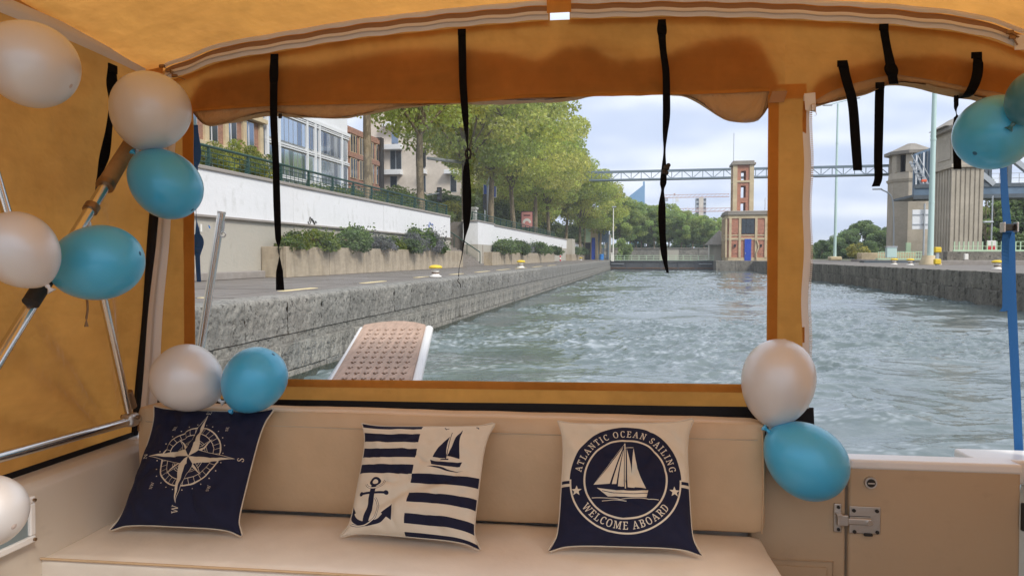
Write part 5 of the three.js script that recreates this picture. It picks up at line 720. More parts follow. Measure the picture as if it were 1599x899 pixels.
{ // stainless frame of the canopy, left
  const f = thing('boat_railing', 'stainless steel rail and canopy tubes along the left canvas wall', 'railing', V(-1.74, -.5, -2), BO), X = -1.735;
  const p = (x, y, X2 = X) => bxx(x, y, X2);
  const a = p(228, 650), b = p(0, 713), far = b.clone().add(b.clone().sub(a).multiplyScalar(3.2)); part(f, 'rail', bar(a, far, .0165, 16), M.steel);
  const s0 = p(200, 643), s1 = p(132, 338, -1.70); part(f, 'strut', bar(s0, s1, .0135, 14), M.steel);
  const e = p(203, 655), ft = part(f, 'fitting', rbox(.05, .05, .05, .014, e.x, e.y, e.z), M.steelWorn); part(ft, 'socket', bar(p(204, 636), p(197, 612), .02, 14), M.bronze); part(ft, 'screw', new THREE.CylinderGeometry(.008, .008, .07, 10).rotateZ(Math.PI / 2).translate(e.x, e.y + .01, e.z), M.bronze);
  const b0 = p(-24, 594, -1.66), b1 = p(204, 224, -1.70); part(f, 'bow', bar(b0, b1, .0175, 16), M.steel);
  const on = y => b0.clone().lerp(b1, (594 - y) / 370); part(f, 'canvas_sleeve', bar(on(304), on(226), .028, 16, .026), M.sleeve ??= std(rgb(.42, .24, .09), { roughness: .95, map: rep(T.canvas, .9) })); part(f, 'sleeve_collar', bar(on(309), on(301), .0295, 16), M.bronze); part(f, 'tube_clamp', bar(on(352), on(343), .024, 14), M.bronze);
  part(f, 'black_sleeve', bar(p(47, 473, -1.655), p(70, 437, -1.66), .024, 14), M.dark); part(f, 'strut', bar(p(-14, 250, -1.72), p(22, 372, -1.70), .0125, 12), M.steel);
  const l0 = p(225, 668), l1 = p(228, 650); part(f, 'foot', bar(l0, l1, .012, 10), M.bronze); part(f, 'foot', bar(p(218, 672), p(219, 655), .01, 10), M.bronze);
  solo('cord', 'short dark cord end hanging below the big blue balloon, left canvas', 'cord', merge([tube([p(133, 455, -1.76), p(136, 480, -1.77), p(134, 498, -1.77)], .004, 14, 6), uvw(new THREE.ConeGeometry(.007, .03, 8).translate(...p(134, 503, -1.77).toArray()))]), M.bronze, p(134, 480, -1.77), BO);
}
{ // hull, floor, coaming
  const h = thing('boat_hull', 'cream moulded inner side of the boat with rounded coaming', 'boat', V(XC, -1.3, -1), BO);
  const prof = [[-2.02, -1.0], [-2.0, -.70], [-1.96, -.655], [-1.90, -.645], [-1.83, -.648], [-1.795, -.656], [-1.775, -.675], [-1.768, -.70], [-1.745, -.86], [-1.735, -1.1], [-1.73, -1.34]];
  const side = (sx, cx) => surf(26, 60, (u, v) => { const c = new THREE.CatmullRomCurve3(prof.map(([x, y]) => V(x, y, 0)), false, 'catmullrom', .25).getPoint(v); const z = lerp(-2.62, 1.9, u); return V(sx * (c.x - XC) + cx, c.y, z); });
  part(h, 'coaming', side(1, XC), M.gelcoat);
  part(h, 'right_coaming', side(-1, XC), M.gelcoat);
  part(h, 'floor', box2(-1.8, 1.5, -1.4, -1.34, -2.7, 2), M.sole);
  part(h, 'outer_side', merge([box2(-2.02, -1.9, -2.1, -1.0, -2.75, 5), box2(1.56, 1.68, -2.1, -1.0, -2.75, 5), box2(-1.9, 1.56, -2.1, -1.42, -2.75, 5)]), M.gelWhite);
  part(h, 'transom', box2(-1.95, bz(1322, 800, -2.5).x - .004, -1.6, -.645, -2.66, -2.545), M.gelWhite);
  const kx = bz(1520, 716, -2.62), kx2 = bz(1640, 716, -2.62); part(h, 'quarter_deck', rbox2(kx.x, kx2.x + .2, -.72, kx.y + .004, -2.76, -2.60, .012), M.gelWhite);
  part(h, 'swim_platform', rbox2(-1.8, 1.5, -1.5, -1.42, -3.3, -2.7, .03), M.gelWhite);
  // side port in the coaming
  const q = (x, y) => bxx(x, y, -1.735), v = [q(-22, 815), q(36, 790), q(36, 838), q(-22, 868)], g = thing('side_port', 'small grey port with white frame in the left coaming, behind white balloon', 'port', v[1].clone(), BO);
  const z0 = v[0].z, z1 = v[1].z, y0 = v[2].y, y1 = v[1].y + .005; part(g, 'pane', box2(-1.752, -1.722, y0, y1, z0 + .2, z1), M.greyPlastic);
  for (const [a, b, c, d] of [[y1, y1 + .022, z0 + .2, z1 - .022], [y0 - .022, y0, z0 + .2, z1 - .022], [y0 - .0, y1, z1, z1 - .022]]) part(g, 'frame', rbox2(-1.752, -1.712, a, b, c, d, .006), M.gelWhite); for (const y of [y0 - .011, y1 + .011]) part(g, 'screw', new THREE.CylinderGeometry(.005, .005, .012, 8).rotateZ(Math.PI / 2).translate(-1.711, y, z1 - .012), M.bronze);
}
{ // stern bench: seat cushion, backrest, base
  const b = thing('bench', 'cream vinyl stern bench with seat cushion and low backrest', 'bench', V(-.6, -1.34, -2.2), BO), fr = by(560, 893, SEATY), fl = by(65, 868, SEATY), er = by(1220, 899, SEATY), bk = by(1195, 838, SEATY);
  const soft = (g, amp, f = 3) => { const p = g.attributes.position, n = g.attributes.normal; for (let i = 0; i < p.count; i++) { const k = amp * fbm3(p.getX(i) * f, p.getY(i) * f, p.getZ(i) * f, 3); p.setXYZ(i, p.getX(i) + n.getX(i) * k, p.getY(i) + n.getY(i) * k, p.getZ(i) + n.getZ(i) * k); } g.computeVertexNormals(); return g; };
  const cushion = (x0, x1, y0, y1, z0, z1, r, crown, axis) => { // a padded block, subdivided
    const g = new THREE.BoxGeometry(1, 1, 1, 60, 12, 24), p = g.attributes.position, w = (x1 - x0) / 2, h = (y1 - y0) / 2, d = Math.abs(z1 - z0) / 2, c = V((x0 + x1) / 2, (y0 + y1) / 2, (z0 + z1) / 2);
    for (let i = 0; i < p.count; i++) { let x = p.getX(i) * 2 * w, y = p.getY(i) * 2 * h, z = p.getZ(i) * 2 * d; const ix = clamp(x, -w + r, w - r), iy = clamp(y, -h + r, h - r), iz = clamp(z, -d + r, d - r), v = V(x - ix, y - iy, z - iz); if (v.length() > r) v.setLength(r); x = ix + v.x; y = iy + v.y; z = iz + v.z; const e = (1 - Math.pow(x / w, 6)) * (axis === 'y' ? 1 - Math.pow(z / d, 4) : 1 - Math.pow(y / h, 4)); if (axis === 'y' && y > 0) y += crown * e; if (axis === 'z' && z > 0) z += crown * e; p.setXYZ(i, x + c.x, y + c.y, z + c.z); } g.computeVertexNormals(); return soft(uvw(g), .004, 2.4); };
  part(b, 'seat_cushion', cushion(-1.752, er.x + .014, SEATY - .13, SEATY - .006, -2.46, fl.z, .022, .010, 'y'), M.creamSeatLit);
  part(b, 'seat_piping', tube([V(-1.74, SEATY - .008, fl.z + .001), V(-.6, SEATY - .002, fl.z + .004), V(er.x, SEATY - .008, fl.z + .001)], .004, 40, 6), M.cream);
  part(b, 'base', box2(-1.74, er.x - .03, -1.36, SEATY - .13, -2.5, fl.z - .05), M.gelcoat);
  const t0 = bz(430, 641, -2.43), t1 = bz(1193, 662, -2.43), bx1 = bz(1197, 740, -2.43).x;
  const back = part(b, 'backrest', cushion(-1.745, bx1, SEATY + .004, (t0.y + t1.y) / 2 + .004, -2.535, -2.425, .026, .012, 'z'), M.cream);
  part(back, 'seam', tube([V(-1.7, t0.y - .052, -2.421), V(-.6, t0.y - .054, -2.4125), V(bx1 - .03, t1.y - .052, -2.421)], .0022, 50, 6), M.canvasSeam ??= std(rgb(.5, .4, .28), { roughness: .8 }));
  part(back, 'seam', tube([V(bx1 - .012, t1.y - .02, -2.43), V(bx1 - .009, -.7, -2.428), V(bx1 - .012, SEATY + .01, -2.43)], .003, 24, 6), M.cream);
}
{ // transom panel and door with latch
  const DZ = -2.5, P = (x, y) => bz(x, y, DZ), gap = P(1323, 800).x, topY = P(1400, 724).y, xr = P(1594, 800).x;
  const pn = thing('transom_panel', 'fixed cream panel between the bench end and the door', 'panel', V(.7, -1.34, DZ), BO);
  part(pn, 'board', rbox2(.50, gap - .004, -1.36, -.632, DZ - .04, DZ, .008), M.gelDoorShaded);
  const l0 = P(1206, 871), l1 = P(1302, 940); for (const [a, c, d, e] of [[l0.x, l1.x, l0.y - .004, l0.y], [l1.x - .004, l1.x, l1.y, l0.y]]) part(pn, 'locker_rim', rbox2(a, c, d, e, DZ - .002, DZ + .006, .002, 1), M.gelDoorShaded);
  part(pn, 'locker_lid', rbox2(l0.x, l1.x - .022, l1.y, l0.y - .022, DZ - .002, DZ + .006, .003, 1), M.gelDoorShaded);
  const d = thing('transom_door', 'cream stern door with rounded white top edge, latch and keyhole', 'door', V((gap + xr) / 2, -1.34, DZ), BO);
  part(d, 'panel', rbox2(gap + .004, xr, -1.36, topY - .012, DZ - .05, DZ + .004, .01), M.gelDoorShaded); part(d, 'top_cap', rbox2(gap + .004, xr + .004, topY - .022, topY + .012, DZ - .08, DZ + .008, .011, 3), M.gelWhite);
  const at = (x, y, dz = 0) => bz(x, y, DZ + .006 + dz), lp = (x0, x1, y0, y1, z0, z1, r = .004) => { const a = at(x0, y0), c = at(x1, y1); return rbox2(a.x, c.x, c.y, a.y, DZ + z0, DZ + z1, r); };
  const lt = part(d, 'latch', lp(1326.5, 1375, 789, 834, .004, .011, .003), M.steelWorn); part(lt, 'bolt_bar', lp(1307, 1360, 806, 818.5, .011, .022, .004), M.steelWorn); part(lt, 'bolt_head', lp(1306, 1323, 801, 819, .012, .026, .004), M.steelWorn); part(lt, 'slot', lp(1322, 1359, 804, 806.5, .0112, .0125, .0006), M.dark);
  part(lt, 'thumb_catch', lp(1348, 1362, 831, 836, .009, .02, .004), M.dark);
  const scr = (x, y, r, m = M.dark) => part(lt, 'screw', new THREE.CylinderGeometry(r, r, .005, 14).rotateX(Math.PI / 2).translate(at(x, y).x, at(x, y).y, DZ + .0125), m); scr(1333, 796, .006); scr(1369, 797, .006); scr(1334, 829, .006); scr(1369.5, 830, .006); scr(1327.5, 812, .006); const pv = part(lt, 'pivot', new THREE.CylinderGeometry(.0095, .0095, .01, 18).rotateX(Math.PI / 2).translate(at(1356, 814).x, at(1356, 814).y, DZ + .022), M.steel);
  const lk = at(1359.5, 753), lkm = part(d, 'keyhole', new THREE.CylinderGeometry(.0195, .021, .012, 24).rotateX(Math.PI / 2).translate(lk.x, lk.y, DZ + .009), M.steelWorn); part(lkm, 'slot', new THREE.CylinderGeometry(.014, .014, .004, 20).rotateX(Math.PI / 2).translate(lk.x, lk.y, DZ + .0145), M.dark); part(lkm, 'bar', rbox(.022, .005, .004, .0015, lk.x, lk.y - .001, DZ + .0165), M.steelWorn);
  part(d, 'hinge', lp(1594, 1606, 784, 828, .006, .02, .004), M.dark);
  const ke = thing('latch_keeper', 'worn steel keeper plate on the fixed panel beside the door latch', 'keeper', at(1310, 808), BO); part(ke, 'plate', lp(1303, 1314.5, 785.5, 831, .001, .008, .003), M.steelWorn); part(ke, 'hook', lp(1304, 1313, 799, 803, .008, .03, .002), M.steelWorn); for (const y of [791.5, 826]) part(ke, 'screw', new THREE.CylinderGeometry(.0055, .0055, .005, 12).rotateX(Math.PI / 2).translate(at(1309.5, y).x, at(1309.5, y).y, DZ + .009), M.dark);
  part(pn, 'corner_bracket', rbox2(bz(1188, 664, DZ).x, bz(1203, 664, DZ).x, P(1195, 672).y, P(1195, 662).y, DZ, DZ + .012, .003), M.steelWorn);
}
// ------------------------------------------------------------------ balloons, cushions, straps, gangway
function balloon(label, white, px, py, ra, rb, kx, ky, depth, kz = 0, opt = {}) { // centre, half length along the knot axis and across (photo pixels), direction of the knot, distance
  const c = bd(px, py, depth), s = depth / F, right = V(1, 0, 0).applyQuaternion(Qc), up = V(0, 1, 0).applyQuaternion(Qc), back = V(0, 0, 1).applyQuaternion(Qc), k = right.clone().multiplyScalar(kx).add(up.clone().multiplyScalar(-ky)).add(back.clone().multiplyScalar(kz)).normalize();
  const A = ra * s, B = rb * s, prof = []; const N = 40; prof.push([.0, A * 1.0]);
  for (let i = 1; i <= N; i++) { const t = i / N * Math.PI, y = Math.cos(t), w = Math.sin(t) * (1 + .075 * y) ; prof.push([Math.max(1e-4, B * w * (y < -.7 ? 1 - .10 * sstep(-.7, -1, y) : 1) + (i === N ? .004 : 0)), A * (y < 0 ? y * (1 + .035 * sstep(-.6, -1, y)) : y)]); }
  const y0 = prof[prof.length - 1][1], q = new THREE.Quaternion().setFromUnitVectors(V(0, -1, 0), k), mv = g => g.applyQuaternion(q).translate(c.x, c.y, c.z), mat = opt.mat ?? (white ? M.balloonWhite : M.balloonBlue);
  const b = thing('balloon', label, 'balloon', c, { boat: true, group: opt.group });
  part(b, 'body', mv(new THREE.LatheGeometry(prof.map(p => new THREE.Vector2(...p)), 56)), mat);
  part(b, 'knot', mv(new THREE.LatheGeometry([[.004, y0 + .004], [.0065, y0 - .004], [.004, y0 - .009], [.0065, y0 - .014], [.011, y0 - .020], [.012, y0 - .022], [.003, y0 - .018]].map(p => new THREE.Vector2(...p)), 14)), mat);
  part(b, 'tip', mv(new THREE.LatheGeometry([[0, A + .0016], [.004, A + .0012], [.0075, A - .0006]].map(p => new THREE.Vector2(...p)), 12)), white ? M.balloonTipW ??= std(rgb(.5, .42, .38), { roughness: .5 }) : M.balloonTipB ??= std(rgb(.015, .13, .26), { roughness: .5 }));
  return b;
}
balloon('large pearly white balloon at upper left corner under the eave tape', true, 46, 99, 69, 65, -.9, -.5, 1.85, .1);
balloon('pearly white balloon at the left end of the canopy zip', true, 234, 174, 61, 58, -.42, .9, 2.44, -.2);
balloon('upper blue balloon hanging directly below white balloon, over window edge', false, 257, 286, 60, 50, -.72, -.7, 2.46, 0);
balloon('white balloon cut by the left edge, touching the large blue balloon', true, 30, 391, 62, 54, .5, .85, 1.86, -.25);
balloon('large blue balloon in front of the left canvas wall tubes', false, 150, 411, 70, 58, -.97, .22, 2.12, 0);
balloon('white balloon standing behind the compass cushion', true, 293, 591, 55, 51, .8, .6, 2.52, -.1);
balloon('light blue balloon behind the right top corner of the compass cushion', false, 396, 594, 54, 48, -.62, .78, 2.5, -.15);
balloon('white balloon at the foot of the canvas post', true, 1215, 597, 68, 55, -.16, 1, 2.36, 0);
balloon('blue balloon at the bench end, before the stern door', false, 1258, 718, 67, 57, -.78, -.62, 2.3, -.1);
balloon('blue balloon at upper right, before the concrete tower', false, 1555, 205, 60, 56, .75, -.65, 2.2, -.3);
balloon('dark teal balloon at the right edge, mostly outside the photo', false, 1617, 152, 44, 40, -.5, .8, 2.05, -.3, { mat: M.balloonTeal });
balloon('white balloon at lower left corner before the side port', true, -24, 797, 60, 55, -.8, -.3, 1.62, -.2);
{ // printed cushion covers
  const S = 1024, NAVY = '#0c102e', SAND = '#cdbfa6';
  const paint = fn => { const c = document.createElement('canvas'); c.width = c.height = S; const g = c.getContext('2d'); fn(g); const t = new THREE.CanvasTexture(c); t.colorSpace = THREE.SRGBColorSpace; t.flipY = true; return t; };
  const P = (g, pts) => { g.beginPath(); pts.forEach(([x, y], i) => i ? g.lineTo(x, y) : g.moveTo(x, y)); g.closePath(); };
  const compass = paint(g => {
    g.fillStyle = NAVY; g.fillRect(0, 0, S, S); g.strokeStyle = g.fillStyle = SAND; const cx = 512, cy = 452, R = 262; g.save(); g.translate(cx, cy);
    g.lineWidth = 11; g.beginPath(); g.arc(0, 0, R, 0, 7); g.stroke(); g.lineWidth = 6; g.beginPath(); g.arc(0, 0, R * .78, 0, 7); g.stroke(); g.lineWidth = 4; g.beginPath(); g.arc(0, 0, R * .56, 0, 7); g.stroke(); g.beginPath(); g.arc(0, 0, R * .50, 0, 7); g.stroke();
    for (let i = 0; i < 32; i++) { const a = i * Math.PI / 16 + .05; g.lineWidth = 4; g.beginPath(); g.moveTo(Math.cos(a) * R * .78, Math.sin(a) * R * .78); g.lineTo(Math.cos(a) * R, Math.sin(a) * R); g.stroke(); }
    for (let i = 0; i < 24; i++) { const a = i * Math.PI / 12 + .13; g.beginPath(); g.arc(Math.cos(a) * R * 1.13, Math.sin(a) * R * 1.13, 5, 0, 7); g.fill(); }
    const star = (L, w, off) => { for (let i = 0; i < 4; i++) { g.save(); g.rotate(i * Math.PI / 2 + off); g.fillStyle = NAVY; P(g, [[0, 0], [w, -w], [0, -L], [-w, -w]]); g.fill(); g.strokeStyle = SAND; g.lineWidth = 4; g.stroke(); g.fillStyle = SAND; P(g, [[0, 0], [0, -L], [w, -w]]); g.fill(); g.restore(); } };
    star(R * .82, 32, Math.PI / 4); star(392, 62, 0); g.restore();
    const letter = (s, x, y, px, rot) => { g.save(); g.translate(x, y); g.rotate(rot); g.fillStyle = SAND; g.font = `${px}px serif`; g.textAlign = 'center'; g.textBaseline = 'middle'; g.fillText(s, 0, 0); g.restore(); };
    const q = -Math.PI / 2; letter('N', 78, cy, 58, q); letter('S', 952, cy, 62, q); letter('E', cx, 34, 52, q); letter('W', cx, 900, 64, q); letter('NE', 268, 196, 34, q); letter('SE', 766, 196, 34, q); letter('NW', 262, 716, 34, q); letter('SW', 760, 716, 34, q);
  });
  const stripes = paint(g => {
    g.fillStyle = '#d9cdb8'; g.fillRect(0, 0, S, S); g.fillStyle = NAVY;
    for (const [y, h] of [[-6, 46], [92, 84], [238, 86], [392, 84]]) g.fillRect(0, y, 486, h); for (const [y, h] of [[474, 84], [648, 88], [838, 84], [990, 40]]) g.fillRect(486, y, 540, h);
    // sloop
    P(g, [[808, 46], [852, 322], [748, 302]]); g.fill(); g.beginPath(); g.moveTo(736, 118); g.quadraticCurveTo(640, 250, 636, 318); g.lineTo(752, 326); g.quadraticCurveTo(722, 260, 736, 118); g.fill(); g.fillRect(742, 80, 5, 250);
    g.beginPath(); g.moveTo(616, 342); g.quadraticCurveTo(740, 372, 878, 352); g.lineTo(862, 392); g.quadraticCurveTo(730, 404, 640, 388); g.closePath(); g.fill(); g.beginPath(); g.moveTo(606, 408); g.quadraticCurveTo(700, 392, 770, 424); g.quadraticCurveTo(830, 440, 896, 424); g.quadraticCurveTo(800, 452, 740, 432); g.quadraticCurveTo(680, 414, 606, 408); g.fill(); g.fillRect(700, 330, 70, 12);
    g.strokeStyle = NAVY; g.lineWidth = 6; g.beginPath(); g.moveTo(664, 26); g.quadraticCurveTo(676, 34, 682, 44); g.quadraticCurveTo(690, 34, 702, 36); g.stroke(); g.beginPath(); g.moveTo(900, 22); g.quadraticCurveTo(918, 26, 928, 40); g.stroke();
    // anchor with rope
    g.save(); g.translate(186, 560); g.rotate(.06); g.lineWidth = 22; g.beginPath(); g.arc(0, 0, 34, 0, 7); g.stroke(); P(g, [[-20, 34], [20, 34], [30, 380], [-30, 380]]); g.fill(); g.lineWidth = 20; g.beginPath(); g.moveTo(-104, 118); g.lineTo(112, 92); g.stroke(); for (const [x, y] of [[-104, 118], [116, 92]]) { g.beginPath(); g.arc(x, y, 19, 0, 7); g.fill(); }
    g.lineWidth = 40; g.beginPath(); g.arc(0, 208, 176, .35, Math.PI - .35); g.stroke(); for (const s of [-1, 1]) { P(g, [[s * 120, 282], [s * 206, 330], [s * 186, 190]]); g.fill(); }
    for (const [col, w] of [[NAVY, 17], ['#d9cdb8', 11]]) { g.strokeStyle = col; g.lineWidth = w; g.beginPath(); g.moveTo(-70, 30); g.bezierCurveTo(-30, 110, 120, 20, 62, -20); g.stroke(); g.beginPath(); g.moveTo(34, 150); g.bezierCurveTo(110, 240, 80, 330, 40, 372); g.bezierCurveTo(-20, 420, -80, 404, -130, 380); g.stroke(); } g.restore();
  });
  const badge = paint(g => {
    const W = '#d8ccb6'; g.fillStyle = W; g.fillRect(0, 0, S, S); g.fillStyle = NAVY; g.fillRect(0, 500, S, 524); g.fillStyle = W; g.fillRect(0, 524, S, 22); const cx = 512, cy = 490;
    g.fillStyle = W; g.beginPath(); g.arc(cx, cy, 446, 0, 7); g.fill(); g.fillStyle = NAVY; g.beginPath(); g.arc(cx, cy, 432, 0, 7); g.fill(); g.fillStyle = NAVY; g.beginPath(); g.arc(cx, cy, 446, Math.PI, 0); g.fill(); g.strokeStyle = W; g.lineWidth = 15; g.beginPath(); g.arc(cx, cy, 326, 0, 7); g.stroke();
    const ring = (s, R, mid, span, flip, px) => { g.fillStyle = W; g.font = `${px}px serif`; g.textAlign = 'center'; g.textBaseline = 'middle'; const ws = [...s].map(c => g.measureText(c).width + 9), tot = ws.reduce((a, b) => a + b, 0); let acc = 0; [...s].forEach((c, i) => { const t = ((acc + ws[i] / 2) / tot - .5) * span; acc += ws[i]; const a = flip ? mid - t : mid + t; g.save(); g.translate(cx + Math.cos(a) * R, cy + Math.sin(a) * R); g.rotate(flip ? a - Math.PI / 2 : a + Math.PI / 2); g.scale(.92, 1.1); g.lineWidth = 1.6; g.strokeStyle = W; g.fillText(c, 0, 0); g.strokeText(c, 0, 0); g.restore(); }); };
    ring('ATLANTIC OCEAN SAILING', 384, -Math.PI / 2, 2.86, false, 68); ring('WELCOME ABOARD', 380, Math.PI / 2, 1.98, true, 74);
    const st = (x, y, r) => { g.fillStyle = W; g.beginPath(); for (let i = 0; i < 10; i++) { const a = -Math.PI / 2 + i * Math.PI / 5, q = i % 2 ? r * .42 : r; i ? g.lineTo(x + Math.cos(a) * q, y + Math.sin(a) * q) : g.moveTo(x + Math.cos(a) * q, y + Math.sin(a) * q); } g.closePath(); g.fill(); }; st(126, 584, 44); st(898, 584, 44);
    // ketch under sail
    g.fillStyle = W; const sail = (a, b, c, k1, k2) => { g.beginPath(); g.moveTo(...a); g.quadraticCurveTo(...k1, ...b); g.lineTo(...c); g.quadraticCurveTo(...k2, ...a); g.fill(); };
    g.fillRect(506, 186, 9, 390); sail([500, 214], [262, 540], [388, 536], [360, 420], [440, 360]); sail([500, 236], [404, 540], [440, 540], [430, 420], [462, 380]); sail([502, 240], [452, 556], [500, 560], [462, 420], [500, 400]); sail([524, 234], [528, 564], [584, 566], [524, 420], [562, 400]); sail([580, 232], [574, 560], [676, 566], [552, 400], [600, 440]); g.fillRect(508, 226, 70, 5);
    g.beginPath(); g.moveTo(286, 566); g.quadraticCurveTo(500, 612, 692, 578); g.lineTo(676, 640); g.quadraticCurveTo(520, 652, 374, 636); g.quadraticCurveTo(330, 604, 286, 566); g.fill(); g.strokeStyle = NAVY; g.lineWidth = 5; g.beginPath(); g.moveTo(330, 592); g.quadraticCurveTo(500, 634, 684, 606); g.stroke(); g.fillStyle = NAVY; g.fillRect(420, 566, 60, 12); g.fillRect(540, 574, 70, 10);
    g.strokeStyle = W; g.lineWidth = 6; g.beginPath(); g.moveTo(250, 650); g.quadraticCurveTo(360, 640, 470, 664); g.quadraticCurveTo(600, 640, 770, 658); g.stroke(); g.beginPath(); g.moveTo(330, 674); g.quadraticCurveTo(420, 660, 520, 676); g.stroke(); g.lineWidth = 3; g.beginPath(); g.moveTo(510, 190); g.lineTo(262, 540); g.stroke();
  });
  const cushion = (label, tex, back, c, topZ, T0, seed, opt = {}) => { // corners in the photo: top left, top right on the plane topZ; bottom right, bottom left on the seat
    const tl = bz(...c[0], topZ[0]), tr = bz(...c[1], topZ[1]), br = by(...c[2], SEATY + .014), bl = by(...c[3], SEATY + .014), mid = tl.clone().add(tr).add(br).add(bl).multiplyScalar(.25);
    const n = tr.clone().sub(tl).add(br).sub(bl).cross(tl.clone().sub(bl).add(tr).sub(br)).normalize(); // towards the viewer
    const side = s => (u, v) => { const a = u * 2 - 1, b = v * 2 - 1, pin = .06, uu = u - a * pin * (1 - Math.pow(Math.abs(b), b > 0 ? 7 : 4)), vv = v - b * pin * (1 - Math.pow(Math.abs(a), 5)) * (b < 0 ? .5 : .8); const p = tl.clone().lerp(tr, uu).lerp(bl.clone().lerp(br, uu), vv), e = Math.pow(clamp((1 - Math.pow(Math.abs(a), 2.6)) * (1 - Math.pow(Math.abs(b), 2.6))), .58), sl = 1 + .28 * b; const cr = .018 * fbm3(a * 1.6 + seed, b * 1.6, s, 3) * e - .012 * Math.pow(1 - Math.abs(fbm3(a * 1.3 + seed * 3, b * 1.3 + 4, s * 2, 2)) * 2.2, 4) * e + .015 * Math.exp(-Math.pow((Math.abs(a) + Math.abs(b) - 1.35) / .16, 2)) * Math.sin((a - b) * 9 + seed) * e + (opt.crease ?? 0) * Math.exp(-Math.pow((b - .18 + .5 * a) / .12, 2)) * e; const dy = n.clone().multiplyScalar(s * (T0 * e * sl + (s > 0 ? cr : 0)) + .002 * s); p.add(dy); if (p.y < SEATY + .007) p.y = SEATY + .007; return p; };
    const t = thing('cushion', label, 'cushion', V(mid.x, SEATY, mid.z), { boat: true });
    const mk = s => { const g = surf(56, 56, side(s)); const uv = g.attributes.uv; for (let j = 0; j <= 56; j++) for (let i = 0; i <= 56; i++) uv.setXY(j * 57 + i, i / 56, 1 - j / 56); return g; };
    part(t, 'front_cover', mk(1), std(rgb(1, 1, 1), { map: tex, roughness: .88, bumpMap: rep(T.weave, 3), bumpScale: .0006 })); part(t, 'back_cover', mk(-1), back);
    const sm = []; for (let i = 0; i <= 40; i++) { const f = i / 10, k = Math.floor(f) % 4, r = f - Math.floor(f), [u, v] = [[r, 0], [1, r], [1 - r, 1], [0, 1 - r]][k]; sm.push(side(1)(u, v)); } part(t, 'seam', tube(sm, .0025, 160, 5), back); return t;
  };
  const sandCloth = std(rgb(.62, .53, .41), { roughness: .95, bumpMap: rep(T.weave, 3), bumpScale: .0008 });
  cushion('navy cushion with a cream compass rose, left end of the bench', compass, sandCloth, [[240, 634], [427, 639], [378, 838], [171, 828]], [-2.385, -2.385], .060, 3);
  cushion('cream and navy striped cushion with sailboat and anchor, middle of the bench', stripes, sandCloth, [[565, 661], [773, 661], [750, 859], [531, 838]], [-2.37, -2.37], .055, 9, { crease: -.014 });
  cushion('round badge cushion lettered around a sailing ship, right on the bench', badge, sandCloth, [[871, 657], [1083, 654], [1097, 868], [856, 861]], [-2.37, -2.37], .056, 17);
}
